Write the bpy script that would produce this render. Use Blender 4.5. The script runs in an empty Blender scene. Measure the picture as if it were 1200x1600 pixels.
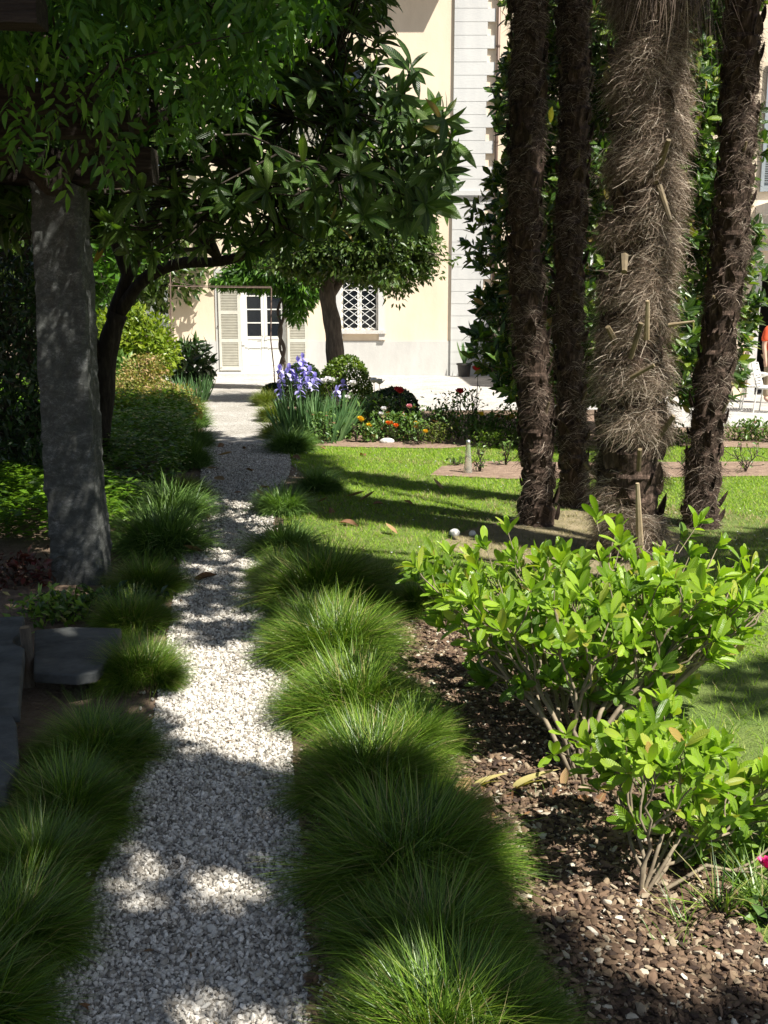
import bpy, math, random
import numpy as np
from mathutils import Vector, Matrix
random.seed(7); RG = np.random.default_rng(11)
S = bpy.context.scene
C = S.collection
# ------------------------------------------------------------ camera, light
PITCH = math.radians(10.9); F = 1555.6; EYE = 1.6
cd = bpy.data.cameras.new('camera'); cam = bpy.data.objects.new('camera', cd); C.objects.link(cam)
cd.sensor_fit = 'VERTICAL'; cd.sensor_height = 36; cd.lens = 35; cd.clip_end = 500
cam.location = (0, 0, EYE); cam.rotation_euler = (math.pi/2 - PITCH, 0, 0)
S.camera = cam
EL = math.radians(56); SX, SY = -.763, .646          # direction the sunlight travels over the ground
w = bpy.data.worlds.new('World'); S.world = w; w.use_nodes = True
nt = w.node_tree; sky = nt.nodes.new('ShaderNodeTexSky'); sky.sky_type = 'NISHITA'; sky.sun_disc = False
sky.sun_elevation = EL; sky.sun_rotation = math.atan2(-SX, -SY)
bg = nt.nodes['Background']; hs = nt.nodes.new('ShaderNodeHueSaturation'); hs.inputs['Saturation'].default_value = .8; nt.links.new(sky.outputs[0], hs.inputs['Color']); nt.links.new(hs.outputs[0], bg.inputs[0]); bg.inputs[1].default_value = 0.05
sl = bpy.data.lights.new('sun', 'SUN'); sl.energy = 5.0; sl.angle = math.radians(.55); sl.color = (1, .955, .87)
so = bpy.data.objects.new('sun', sl); C.objects.link(so)
SUND = Vector((SX*math.cos(EL), SY*math.cos(EL), -math.sin(EL)))
so.rotation_euler = SUND.to_track_quat('-Z', 'Y').to_euler(); so.location = (6, -6, 12)
S.view_settings.view_transform = 'Standard'; S.view_settings.look = 'None'
S.view_settings.exposure = 1.1; S.view_settings.gamma = 1
S.cycles.max_bounces = 6; S.cycles.diffuse_bounces = 3; S.cycles.transmission_bounces = 4
S.cycles.sample_clamp_indirect = 4
# ------------------------------------------------------------ helpers
def ray(px, py):
    u = (px-600)/F; v = (800-py)/F
    return np.array([u, math.cos(PITCH)+v*math.sin(PITCH), -math.sin(PITCH)+v*math.cos(PITCH)])
def G(px, py, z=0.0):                     # a point of the photo on the ground (or at height z)
    d = ray(px, py); t = (z-EYE)/d[2]; return np.array([d[0]*t, d[1]*t, z])
def Q(px, py, Y):                         # a point of the photo at distance Y
    d = ray(px, py); t = Y/d[1]; return np.array([d[0]*t, Y, EYE+d[2]*t])
def ppm(Y, z=0.0):                        # photo pixels per metre at distance Y
    return F/(Y*math.cos(PITCH)+(EYE-z)*math.sin(PITCH))
def proj(x, y, z=0.0):
    dz = z-EYE; dep = y*math.cos(PITCH)-dz*math.sin(PITCH); up = y*math.sin(PITCH)+dz*math.cos(PITCH)
    return 600+F*x/dep, 800-F*up/dep
def tag(o, label=None, cat=None, group=None, kind=None):
    if label: o['label'] = label
    if cat: o['category'] = cat
    if group: o['group'] = group
    if kind: o['kind'] = kind
    return o
def empty(name, loc, rz=0):
    o = bpy.data.objects.new(name, None); C.objects.link(o); o.location = loc; o.rotation_euler[2] = rz
    o.empty_display_size = .1
    return o
class MB:
    def __init__(s): s.V = []; s.F = []; s.U = []; s.n = 0; s.hasuv = False
    def add(s, V, Fs, uv=None):
        V = np.asarray(V, float).reshape(-1, 3)
        if not isinstance(Fs, list): Fs = [Fs]
        for f in Fs:
            f = np.asarray(f, int)
            if len(f): s.F.append(f+s.n)
        s.V.append(V); s.U.append(np.zeros((len(V), 2)) if uv is None else uv)
        if uv is not None: s.hasuv = True
        s.n += len(V); return s
    def box(s, c, d, rz=0, rx=0, ry=0):
        x, y, z = [t/2 for t in d]
        V = np.array([[a*x, b*y, e*z] for a in (-1, 1) for b in (-1, 1) for e in (-1, 1)])
        M = np.array(Matrix.Rotation(rz, 3, 'Z') @ Matrix.Rotation(ry, 3, 'Y') @ Matrix.Rotation(rx, 3, 'X'))
        return s.add(V@M.T+np.array(c), np.array([[0,1,3,2],[4,6,7,5],[0,4,5,1],[2,3,7,6],[0,2,6,4],[1,5,7,3]]))
    def bb(s, x0, x1, y0, y1, z0, z1): return s.box(((x0+x1)/2,(y0+y1)/2,(z0+z1)/2),(abs(x1-x0),abs(y1-y0),abs(z1-z0)))
    def tube(s, P, R, n=8, cap=True):
        P = np.asarray(P, float); k = len(P)
        if np.isscalar(R): R = [R]*k
        T = np.gradient(P, axis=0); T /= np.linalg.norm(T, axis=1)[:, None]+1e-9
        ref = np.array([0,0,1.]) if abs(T[0][2]) < .9 else np.array([1.,0,0])
        a = np.cross(T[0], ref); a /= np.linalg.norm(a); V = []
        ang = np.arange(n)*2*np.pi/n
        for i in range(k):
            a = a-T[i]*np.dot(a, T[i]); a /= np.linalg.norm(a)+1e-9; b = np.cross(T[i], a)
            V.append(P[i]+R[i]*(np.cos(ang)[:, None]*a+np.sin(ang)[:, None]*b))
        V = np.concatenate(V); i = np.arange(n); j = (i+1) % n
        Fq = np.concatenate([np.stack([m*n+i, m*n+j, (m+1)*n+j, (m+1)*n+i], 1) for m in range(k-1)])
        s.add(V, Fq)
        if cap:
            s.F.append(np.array([np.arange(n)[::-1]])+s.n-len(V)); s.F.append(np.array([np.arange(n)+(k-1)*n])+s.n-len(V))
        return s
    def lathe(s, prof, c=(0,0,0), n=20):
        ang = np.arange(n)*2*np.pi/n; V = []
        for r, z in prof: V.append(np.stack([r*np.cos(ang), r*np.sin(ang), np.full(n, z)], 1))
        V = np.concatenate(V)+np.array(c); i = np.arange(n); j = (i+1) % n
        return s.add(V, np.concatenate([np.stack([m*n+i, m*n+j, (m+1)*n+j, (m+1)*n+i], 1) for m in range(len(prof)-1)]))
    def inst(s, tpl, P, M):
        V0, F0, U0 = tpl; N = len(P)
        if N == 0: return s
        V = np.einsum('nij,kj->nki', M, V0)+np.asarray(P)[:, None, :]
        off = (np.arange(N)*len(V0))[:, None, None]
        return s.add(V.reshape(-1, 3), [(np.asarray(f)[None]+off).reshape(-1, len(f[0])) for f in F0], np.tile(U0, (N, 1)))
    def build(s, name, mat, parent=None, smooth=False):
        me = bpy.data.meshes.new(name); V = np.concatenate(s.V)
        sizes = np.concatenate([np.full(len(f), f.shape[1]) for f in s.F]); loops = np.concatenate([f.ravel() for f in s.F])
        me.vertices.add(len(V)); me.vertices.foreach_set('co', V.astype(np.float32).ravel())
        me.loops.add(len(loops)); me.loops.foreach_set('vertex_index', loops.astype(np.int32))
        me.polygons.add(len(sizes)); st = np.concatenate([[0], np.cumsum(sizes)[:-1]])
        me.polygons.foreach_set('loop_start', st.astype(np.int32)); me.polygons.foreach_set('loop_total', sizes.astype(np.int32))
        if s.hasuv:
            uv = me.uv_layers.new(name='UVMap'); uv.data.foreach_set('uv', np.concatenate(s.U)[loops].astype(np.float32).ravel())
        me.update(calc_edges=True)
        me.polygons.foreach_set('use_smooth', np.full(len(sizes), bool(smooth)))
        if mat is not None:
            for m_ in (mat if isinstance(mat, (list, tuple)) else [mat]): me.materials.append(m_)
        o = bpy.data.objects.new(name, me); C.objects.link(o)
        if parent is not None: o.parent = parent
        return o
def leaf_t(W=.35, seg=4, fold=.12, curl=.15, peak=.55, tip=.04, base=.1):
    """leaf template along +y, length 1, normal +z"""
    V = []; U = []
    for i in range(seg+1):
        t = i/seg
        wd = W/2*(base+(1-base)*math.sin(math.pi*min(t/peak, 1)/2)) if t < peak else W/2*(tip+(1-tip)*math.cos(math.pi/2*(t-peak)/(1-peak))**.9)
        z = -curl*t*t
        V += [(-wd, t, z+fold*wd*2), (0, t, z), (wd, t, z+fold*wd*2)]; U += [(0, t), (.5, t), (1, t)]
    Fq = []
    for i in range(seg):
        a = 3*i; Fq += [(a, a+1, a+4, a+3), (a+1, a+2, a+5, a+4)]
    return np.array(V), [np.array(Fq)], np.array(U)
def tpl_join(parts):
    V = []; Fs = []; U = []; n = 0
    for (v, f, u) in parts:
        V.append(v); U.append(u); Fs.append(f[0]+n); n += len(v)
    return np.concatenate(V), [np.concatenate(Fs)], np.concatenate(U)
def tpl_xf(t, M, p=(0,0,0)): return (t[0]@np.array(M).T+np.array(p), t[1], t[2])
def nrm(a): return a/(np.linalg.norm(a, axis=-1, keepdims=True)+1e-9)
def frames(D, N, sc):
    """matrices whose y axis is D, z axis close to N; sc = scale per item"""
    y = nrm(np.asarray(D, float)); x = nrm(np.cross(y, N)); z = np.cross(x, y)
    M = np.stack([x, y, z], 2); sc = np.asarray(sc, float)
    return M*(sc[:, None, None] if sc.ndim == 1 else sc[:, None, :])
def rnd(*s): return RG.random(s)
def rn(*s): return RG.standard_normal(s)
def kmeans(P, k, it=5):
    k = min(k, len(P)); c = P[RG.choice(len(P), k, replace=False)]
    for _ in range(it):
        d = ((P[:, None]-c[None])**2).sum(2); a = d.argmin(1)
        for j in range(k):
            if (a == j).any(): c[j] = P[a == j].mean(0)
    return c, a
def branches(mb, base, P, counts, radii, pull=.6, n=5, wob=.06, bdir=None):
    """a branching net from base to every point of P"""
    base = np.asarray(base, float)
    def go(b, P, lvl, d0):
        if lvl >= len(counts) or len(P) <= 2:
            for p in P:
                m = (b+p)/2+rn(3)*wob*np.linalg.norm(p-b)+d0*.15*np.linalg.norm(p-b)
                mb.tube([b, m, p], [radii[-1]*1.3, radii[-1], radii[-1]*.6], 4, False)
            return
        c, a = kmeans(P, counts[lvl])
        for j in range(len(c)):
            q = P[a == j]
            if len(q) == 0: continue
            e = b+(c[j]-b)*pull; L = np.linalg.norm(e-b)
            m1 = b+(e-b)*.33+rn(3)*wob*L+d0*.18*L; m2 = b+(e-b)*.67+rn(3)*wob*L+d0*.14*L
            r0, r1 = radii[lvl], radii[lvl+1]*1.15
            mb.tube([b, m1, m2, e], [r0, r0*.85, (r0+r1)/2, r1], n, False)
            go(e, q, lvl+1, nrm(e-m2))
    go(base, np.asarray(P), 0, np.array([0,0,1.]) if bdir is None else np.array(bdir))
def smooth_path(P, k=5):
    P = np.asarray(P, float); out = []
    Pp = np.vstack([2*P[0]-P[1], P, 2*P[-1]-P[-2]])
    for i in range(1, len(Pp)-2):
        for j in range(k):
            t = j/k; a, b, c, d = Pp[i-1:i+3]
            out.append(.5*((2*b)+(c-a)*t+(2*a-5*b+4*c-d)*t*t+(3*b-a-3*c+d)*t**3))
    out.append(P[-1]); return np.array(out)
def inpoly(P, poly):
    P = np.asarray(P); x, y = P[:, 0], P[:, 1]; r = np.zeros(len(P), bool); n = len(poly)
    for i in range(n):
        x1, y1 = poly[i][:2]; x2, y2 = poly[(i+1) % n][:2]
        c = ((y1 > y) != (y2 > y)) & (x < (x2-x1)*(y-y1)/((y2-y1) if y2 != y1 else 1e-9)+x1); r ^= c
    return r
# ------------------------------------------------------------ materials
def newmat(name):
    m = bpy.data.materials.new(name); m.use_nodes = True; n = m.node_tree.nodes; p = n['Principled BSDF']
    return m, n, m.node_tree.links, p
def ramp(n, stops):
    r = n.new('ShaderNodeValToRGB'); e = r.color_ramp.elements
    while len(e) < len(stops): e.new(.5)
    for i, (p, c) in enumerate(stops): e[i].position = p; e[i].color = (*c, 1)
    return r
def mat(name, col, rough=.6, metal=0, spec=.5, noise=None, bump=0, bscale=30, col2=None):
    m, n, l, p = newmat(name); p.inputs['Base Color'].default_value = (*col, 1); p.inputs['Roughness'].default_value = rough
    p.inputs['Metallic'].default_value = metal; p.inputs['Specular IOR Level'].default_value = spec
    tc = n.new('ShaderNodeTexCoord')
    if col2 is not None:
        no = n.new('ShaderNodeTexNoise'); no.inputs['Scale'].default_value = noise or 5; no.inputs['Detail'].default_value = 6
        no.inputs['Roughness'].default_value = .65
        l.new(tc.outputs['Object'], no.inputs['Vector']); r = ramp(n, [(.35, col), (.65, col2)])
        l.new(no.outputs[0], r.inputs[0]); l.new(r.outputs[0], p.inputs['Base Color'])
    if bump:
        nb = n.new('ShaderNodeTexNoise'); nb.inputs['Scale'].default_value = bscale; nb.inputs['Detail'].default_value = 5
        l.new(tc.outputs['Object'], nb.inputs['Vector']); b = n.new('ShaderNodeBump'); b.inputs['Strength'].default_value = bump
        b.inputs['Distance'].default_value = .02; l.new(nb.outputs[0], b.inputs['Height']); l.new(b.outputs[0], p.inputs['Normal'])
    return m
def foliage(name, stops, trans=.35, rough=.45, spec=.5, vein=0, tint=(1.25, 1.35, .45)):
    m, n, l, p = newmat(name); g = n.new('ShaderNodeNewGeometry'); r = ramp(n, stops)
    l.new(g.outputs['Random Per Island'], r.inputs[0]); col = r.outputs[0]
    if vein:
        uv = n.new('ShaderNodeUVMap'); sep = n.new('ShaderNodeSeparateXYZ'); l.new(uv.outputs[0], sep.inputs[0])
        a = n.new('ShaderNodeMath'); a.operation = 'SUBTRACT'; l.new(sep.outputs[0], a.inputs[0]); a.inputs[1].default_value = .5
        b = n.new('ShaderNodeMath'); b.operation = 'ABSOLUTE'; l.new(a.outputs[0], b.inputs[0])
        mr = n.new('ShaderNodeMapRange'); l.new(b.outputs[0], mr.inputs[0]); mr.inputs[1].default_value = .02; mr.inputs[2].default_value = .07
        mr.inputs[3].default_value = vein; mr.inputs[4].default_value = 0
        c = n.new('ShaderNodeMath'); c.operation = 'ADD'; l.new(sep.outputs[1], c.inputs[0])
        d = n.new('ShaderNodeMath'); d.operation = 'MULTIPLY'; l.new(b.outputs[0], d.inputs[0]); d.inputs[1].default_value = -.35; l.new(d.outputs[0], c.inputs[1])
        e = n.new('ShaderNodeMath'); e.operation = 'MULTIPLY'; l.new(c.outputs[0], e.inputs[0]); e.inputs[1].default_value = 85
        f = n.new('ShaderNodeMath'); f.operation = 'SINE'; l.new(e.outputs[0], f.inputs[0])
        bp = n.new('ShaderNodeBump'); bp.inputs['Strength'].default_value = .5; bp.inputs['Distance'].default_value = .004
        l.new(f.outputs[0], bp.inputs['Height']); l.new(bp.outputs[0], p.inputs['Normal'])
        mx = n.new('ShaderNodeMix'); mx.data_type = 'RGBA'; l.new(mr.outputs[0], mx.inputs[0]); l.new(col, mx.inputs[6])
        mx.inputs[7].default_value = (.3, .36, .14, 1); col = mx.outputs[2]
    l.new(col, p.inputs['Base Color']); p.inputs['Roughness'].default_value = rough; p.inputs['Specular IOR Level'].default_value = spec
    t = n.new('ShaderNodeBsdfTranslucent'); mu = n.new('ShaderNodeMix'); mu.data_type = 'RGBA'; mu.blend_type = 'MULTIPLY'
    mu.inputs[0].default_value = 1; l.new(col, mu.inputs[6]); mu.inputs[7].default_value = (tint[0], tint[1], tint[2], 1); mu.clamp_result = False
    l.new(mu.outputs[2], t.inputs[0]); ms = n.new('ShaderNodeMixShader'); ms.inputs[0].default_value = trans
    l.new(p.outputs[0], ms.inputs[1]); l.new(t.outputs[0], ms.inputs[2]); l.new(ms.outputs[0], n['Material Output'].inputs[0])
    return m
def island(name, stops, rough=.8, spec=.3):
    m, n, l, p = newmat(name); g = n.new('ShaderNodeNewGeometry'); r = ramp(n, stops); l.new(g.outputs['Random Per Island'], r.inputs[0])
    l.new(r.outputs[0], p.inputs['Base Color']); p.inputs['Roughness'].default_value = rough; p.inputs['Specular IOR Level'].default_value = spec
    return m
def gravel_mat(name, stops, scale, bump=1.0, dist=.01):
    m, n, l, p = newmat(name); tc = n.new('ShaderNodeTexCoord')
    v = n.new('ShaderNodeTexVoronoi'); v.inputs['Scale'].default_value = scale; l.new(tc.outputs['Object'], v.inputs['Vector'])
    s_ = n.new('ShaderNodeSeparateColor'); l.new(v.outputs['Color'], s_.inputs[0]); r = ramp(n, stops); l.new(s_.outputs[0], r.inputs[0])
    no = n.new('ShaderNodeTexNoise'); no.inputs['Scale'].default_value = 1.3; no.inputs['Detail'].default_value = 8; l.new(tc.outputs['Object'], no.inputs['Vector'])
    r2 = ramp(n, [(.3, (.72, .7, .66)), (.65, (1, 1, 1))]); l.new(no.outputs[0], r2.inputs[0])
    mx = n.new('ShaderNodeMix'); mx.data_type = 'RGBA'; mx.blend_type = 'MULTIPLY'; mx.inputs[0].default_value = 1
    l.new(r.outputs[0], mx.inputs[6]); l.new(r2.outputs[0], mx.inputs[7]); l.new(mx.outputs[2], p.inputs['Base Color'])
    b = n.new('ShaderNodeBump'); b.inputs['Strength'].default_value = bump; b.inputs['Distance'].default_value = dist; b.invert = True
    l.new(v.outputs['Distance'], b.inputs['Height']); l.new(b.outputs[0], p.inputs['Normal']); p.inputs['Roughness'].default_value = .9
    return m
def wallmat(name, col, col2, rough=.9):
    m, n, l, p = newmat(name); tc = n.new('ShaderNodeTexCoord')
    mp = n.new('ShaderNodeMapping'); mp.inputs['Scale'].default_value = (1, 1, .35); l.new(tc.outputs['Object'], mp.inputs[0])
    a = n.new('ShaderNodeTexNoise'); a.inputs['Scale'].default_value = .9; a.inputs['Detail'].default_value = 9; a.inputs['Roughness'].default_value = .7
    l.new(mp.outputs[0], a.inputs['Vector']); r = ramp(n, [(.35, col2), (.62, col)]); l.new(a.outputs[0], r.inputs[0]); l.new(r.outputs[0], p.inputs['Base Color'])
    nb = n.new('ShaderNodeTexNoise'); nb.inputs['Scale'].default_value = 25; nb.inputs['Detail'].default_value = 6; l.new(tc.outputs['Object'], nb.inputs['Vector'])
    b = n.new('ShaderNodeBump'); b.inputs['Strength'].default_value = .35; b.inputs['Distance'].default_value = .01; l.new(nb.outputs[0], b.inputs['Height'])
    l.new(b.outputs[0], p.inputs['Normal']); p.inputs['Roughness'].default_value = rough; return m
def barkmat(name, c1, c2, c3, sc=(14, 14, 3)):
    m, n, l, p = newmat(name); tc = n.new('ShaderNodeTexCoord'); mp = n.new('ShaderNodeMapping'); mp.inputs['Scale'].default_value = sc
    l.new(tc.outputs['Object'], mp.inputs[0]); a = n.new('ShaderNodeTexNoise'); a.inputs['Scale'].default_value = 1.6; a.inputs['Detail'].default_value = 9; a.inputs['Roughness'].default_value = .7
    l.new(mp.outputs[0], a.inputs['Vector']); r = ramp(n, [(.3, c1), (.52, c2), (.72, c3)]); l.new(a.outputs[0], r.inputs[0]); l.new(r.outputs[0], p.inputs['Base Color'])
    b = n.new('ShaderNodeBump'); b.inputs['Strength'].default_value = .9; b.inputs['Distance'].default_value = .03; l.new(a.outputs[0], b.inputs['Height']); l.new(b.outputs[0], p.inputs['Normal'])
    p.inputs['Roughness'].default_value = .9; p.inputs['Specular IOR Level'].default_value = .2; return m
m_soil = mat('soil', (.10, .065, .042), .95, col2=(.19, .135, .09), noise=9, bump=1, bscale=45)
m_bedsoil = mat('bed_soil', (.17, .11, .075), .95, col2=(.30, .21, .15), noise=12, bump=1, bscale=60)
m_turf = mat('turf', (.09, .15, .02), .95, col2=(.16, .21, .045), noise=3, bump=1, bscale=120)
m_bare = mat('dry_soil', (.15, .13, .06), .95, col2=(.29, .235, .14), noise=7, bump=1, bscale=80)
m_gravel = gravel_mat('gravel', [(0, (.16, .15, .135)), (.3, (.33, .31, .28)), (.7, (.48, .455, .415)), (1, (.64, .61, .56))], 75)
m_court = gravel_mat('court_gravel', [(0, (.3, .285, .265)), (.5, (.45, .43, .405)), (1, (.62, .6, .56))], 40)
m_stone = island('gravel_stone', [(0, (.13, .12, .10)), (.12, (.27, .24, .2)), (.4, (.44, .41, .36)), (.8, (.6, .565, .505)), (1, (.78, .74, .67))], .75)
m_chip = island('bark_chip', [(0, (.035, .022, .017)), (.4, (.095, .06, .037)), (.7, (.15, .095, .06)), (.86, (.22, .16, .10)), (.95, (.33, .28, .2)), (1, (.5, .46, .38))], .8)
m_blade = foliage('grass_blade', [(0, (.022, .06, .007)), (.5, (.10, .19, .018)), (.86, (.21, .33, .033)), (.94, (.3, .28, .1)), (1, (.38, .3, .15))], .3, .4, .5)
m_blade_blue = foliage('grass_blade_bluish', [(0, (.045, .11, .022)), (.5, (.12, .21, .045)), (1, (.2, .32, .08))], .3, .45, .5)
m_blade_pale = foliage('grass_blade_pale', [(0, (.08, .13, .02)), (.5, (.14, .19, .03)), (1, (.24, .25, .07))], .35, .5, .4)
m_lawn = foliage('lawn_blade', [(0, (.12, .22, .012)), (.5, (.2, .34, .02)), (.9, (.3, .43, .035)), (1, (.38, .36, .12))], .35, .5, .3)
m_dry = foliage('dry_grass', [(0, (.14, .14, .05)), (.5, (.27, .23, .11)), (1, (.4, .33, .18))], .2, .8, .2)
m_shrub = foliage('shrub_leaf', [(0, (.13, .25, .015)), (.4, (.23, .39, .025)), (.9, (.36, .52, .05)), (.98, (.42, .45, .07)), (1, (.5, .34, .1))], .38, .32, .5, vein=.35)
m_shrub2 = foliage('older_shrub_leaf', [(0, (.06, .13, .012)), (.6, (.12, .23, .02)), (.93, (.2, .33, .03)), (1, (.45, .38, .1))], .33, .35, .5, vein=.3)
m_loquat = foliage('loquat_leaf', [(0, (.022, .055, .011)), (.5, (.05, .11, .018)), (.93, (.09, .17, .026)), (.99, (.09, .15, .03)), (1, (.35, .2, .04))], .32, .4, .5, vein=.3)
m_wist = foliage('wisteria_leaf', [(0, (.025, .07, .008)), (.6, (.06, .15, .015)), (1, (.13, .27, .03))], .45, .45, .4)
m_magn = foliage('magnolia_leaf', [(0, (.02, .05, .01)), (.45, (.045, .10, .016)), (.75, (.08, .16, .02)), (.95, (.2, .28, .03)), (1, (.3, .18, .06))], .3, .24, .6, vein=.3)
m_citrus = foliage('small_tree_leaf', [(0, (.03, .07, .01)), (.5, (.06, .11, .016)), (1, (.11, .16, .03))], .3, .4, .5)
m_yelsh = foliage('yellow_green_leaf', [(0, (.09, .15, .012)), (.5, (.17, .25, .015)), (1, (.28, .34, .035))], .4, .35, .5)
m_azal = foliage('azalea_leaf', [(0, (.12, .16, .025)), (.4, (.24, .27, .05)), (.75, (.36, .28, .1)), (1, (.45, .28, .15))], .3, .5, .4)
m_cover = foliage('ground_cover_leaf', [(0, (.05, .12, .008)), (.5, (.11, .22, .014)), (1, (.19, .32, .025))], .35, .35, .5)
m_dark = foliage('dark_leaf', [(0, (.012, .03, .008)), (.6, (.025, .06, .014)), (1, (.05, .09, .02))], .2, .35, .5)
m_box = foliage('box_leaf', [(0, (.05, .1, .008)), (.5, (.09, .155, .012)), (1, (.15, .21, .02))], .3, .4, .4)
m_iris = foliage('iris_leaf', [(0, (.06, .13, .045)), (.5, (.10, .2, .075)), (1, (.17, .28, .11))], .3, .4, .5)
m_rose = foliage('rose_leaf', [(0, (.05, .11, .02)), (.5, (.1, .19, .035)), (.9, (.16, .26, .06)), (1, (.2, .08, .05))], .3, .4, .5)
m_palm = foliage('palm_leaf', [(0, (.02, .05, .01)), (1, (.05, .1, .02))], .2, .4, .5)
m_shade = foliage('overhead_leaf', [(0, (.03, .07, .01)), (1, (.07, .14, .02))], .15, .5, .4)
m_bark = barkmat('bark', (.016, .012, .009), (.04, .032, .024), (.09, .072, .056))
m_bark2 = barkmat('grey_bark', (.05, .045, .038), (.12, .1, .08), (.22, .19, .15))
m_twig = mat('twig', (.13, .10, .065), .8, col2=(.26, .21, .14), noise=20)
m_dtwig = mat('dark_twig', (.035, .028, .02), .9, col2=(.08, .06, .045), noise=15)
m_wood = barkmat('weathered_beam', (.014, .011, .009), (.034, .027, .021), (.075, .06, .046), (3, 30, 30))
m_palmcore = barkmat('palm_core', (.016, .011, .008), (.065, .043, .031), (.22, .15, .115), (22, 22, 5))
m_fib = island('palm_fibre', [(0, (.045, .03, .02)), (.4, (.16, .11, .075)), (.72, (.33, .25, .18)), (1, (.7, .6, .48))], .7)
m_fibd = island('palm_fibre_dark', [(0, (.02, .014, .01)), (.5, (.10, .068, .05)), (.84, (.24, .175, .135)), (1, (.6, .5, .4))], .8)
m_boot = mat('palm_boot', (.07, .042, .03), .8, col2=(.19, .12, .085), noise=14, bump=.8, bscale=40)
m_stub = mat('palm_stub', (.08, .06, .035), .8, col2=(.2, .15, .08), noise=9)
m_pstub = mat('pale_palm_stub', (.26, .19, .11), .7, col2=(.42, .34, .22), noise=9)
# ------------------------------------------------------------ setting
def sheet(name, poly, z, mat_, parent=None, dense=None):
    me = bpy.data.meshes.new(name); me.from_pydata([(p[0], p[1], z) for p in poly], [], [list(range(len(poly)))]); me.update()
    if me.polygons[0].normal.z < 0: me.flip_normals()
    me.materials.append(mat_); o = bpy.data.objects.new(name, me); C.objects.link(o); tag(o, kind='structure'); return o
sheet('ground', [(-70,-40),(70,-40),(70,110),(-70,110)], 0, m_soil)
LAWN = [G(*p)[:2] for p in [(470,697),(830,697),(1230,700),(1900,705)]]+[np.array([9, 5.]), np.array([4, .3]), np.array([1.3, .3])]+[G(*p)[:2] for p in [(1190,1500),(1100,1300),(1010,1160),(880,1060),(760,1000),(660,930),(560,900),(450,860),(440,800),(480,745),(440,715)]]
sheet('lawn', LAWN, .004, m_turf)
pl = [(0,1640),(70,1500),(140,1400),(185,1300),(225,1200),(245,1100),(262,1000),(272,930),(288,850),(305,800),(314,740),(318,690),(316,650),(314,620),(314,603)]
pr = [(560,1640),(530,1500),(500,1400),(470,1300),(458,1200),(452,1100),(445,1000),(430,930),(428,850),(426,800),(440,765),(452,742),(455,725),(450,700),(432,680),(418,650),(410,620),(412,603)]
PATH = [np.array([-1.0, .2])]+[G(*p)[:2] for p in pl]+[G(*p)[:2] for p in pr[::-1]]+[np.array([-.02, .2])]
sheet('gravel_path', PATH, .008, m_gravel)
COURT = [G(150,607)[:2], G(410,606)[:2], G(470,612)[:2], G(640,642)[:2], G(1000,640)[:2], G(1030,668)[:2], G(1500,668)[:2], np.array([24, 17.]), np.array([24, 40.]), np.array([-9, 40.]), np.array([-9, 26.])]
sheet('gravel_courtyard', COURT, .006, m_court)
BED = [G(*p)[:2] for p in [(472,697),(560,700),(690,702),(835,692),(1005,690),(1005,652),(640,646),(520,612),(425,607),(420,650),(450,690)]]
sheet('flower_bed_soil', BED, .012, m_bedsoil)
STRIP = [G(*p)[:2] for p in [(672,744),(690,730),(765,722),(900,724),(1300,722),(1300,744),(1000,748),(800,750)]]
sheet('rose_bed_soil', STRIP, .012, m_bedsoil)
STRIP2 = [G(*p)[:2] for p in [(1030,697),(1060,670),(1400,672),(1400,702),(1200,702)]]
sheet('border_bed_soil', STRIP2, .016, m_bedsoil)
MULCH = [G(*p)[:2] for p in [(590,960),(660,935),(740,985),(860,1050),(960,1110),(1010,1160),(1090,1290),(1180,1460),(1300,1640)]]+[np.array([1.0, .3]), np.array([-.05, .3])]+[G(*p)[:2] for p in [(480,1400),(460,1200)]]
sheet('mulch_bed', MULCH, .012, m_soil)
BARE = [G(*p)[:2] for p in [(685,850),(735,828),(800,812),(850,800),(930,798),(1010,812),(1062,838),(1075,868),(1010,895),(900,905),(790,888),(730,872)]]
sheet('bare_soil', BARE, .0085, m_bare)
# gravel stones and litter
def ico():
    t = (1+5**.5)/2
    V = np.array([(-1,t,0),(1,t,0),(-1,-t,0),(1,-t,0),(0,-1,t),(0,1,t),(0,-1,-t),(0,1,-t),(t,0,-1),(t,0,1),(-t,0,-1),(-t,0,1)], float)
    V /= np.linalg.norm(V[0]); Fi = np.array([(0,11,5),(0,5,1),(0,1,7),(0,7,10),(0,10,11),(1,5,9),(5,11,4),(11,10,2),(10,7,6),(7,1,8),(3,9,4),(3,4,2),(3,2,6),(3,6,8),(3,8,9),(4,9,5),(2,4,11),(6,2,10),(8,6,7),(9,8,1)])
    return V, Fi
IV, IF = ico()
def stone_tpl(seed):
    r = np.random.default_rng(seed); V = IV*(1+r.uniform(-.28, .28, (12, 1))); return V, [IF], np.zeros((12, 2))
OV = np.array([(1,0,0),(-1,0,0),(0,1,0),(0,-1,0),(0,0,1),(0,0,-1)], float); OF = np.array([(0,2,4),(2,1,4),(1,3,4),(3,0,4),(2,0,5),(1,2,5),(3,1,5),(0,3,5)])
def randrot(N):
    q = nrm(rn(N, 4)); a, b, c, d = q.T
    return np.stack([np.stack([1-2*(c*c+d*d), 2*(b*c-a*d), 2*(b*d+a*c)], 1), np.stack([2*(b*c+a*d), 1-2*(b*b+d*d), 2*(c*d-a*b)], 1), np.stack([2*(b*d-a*c), 2*(c*d+a*b), 1-2*(b*b+c*c)], 1)], 1)
def scatter(poly, n, y0=None, y1=None):
    P = np.array([p[:2] for p in poly]); lo, hi = P.min(0), P.max(0)
    if y0 is not None: lo[1] = max(lo[1], y0)
    if y1 is not None: hi[1] = min(hi[1], y1)
    X = lo+rnd(n, 2)*(hi-lo); return X[inpoly(X, poly)]
mb = MB()
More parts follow.
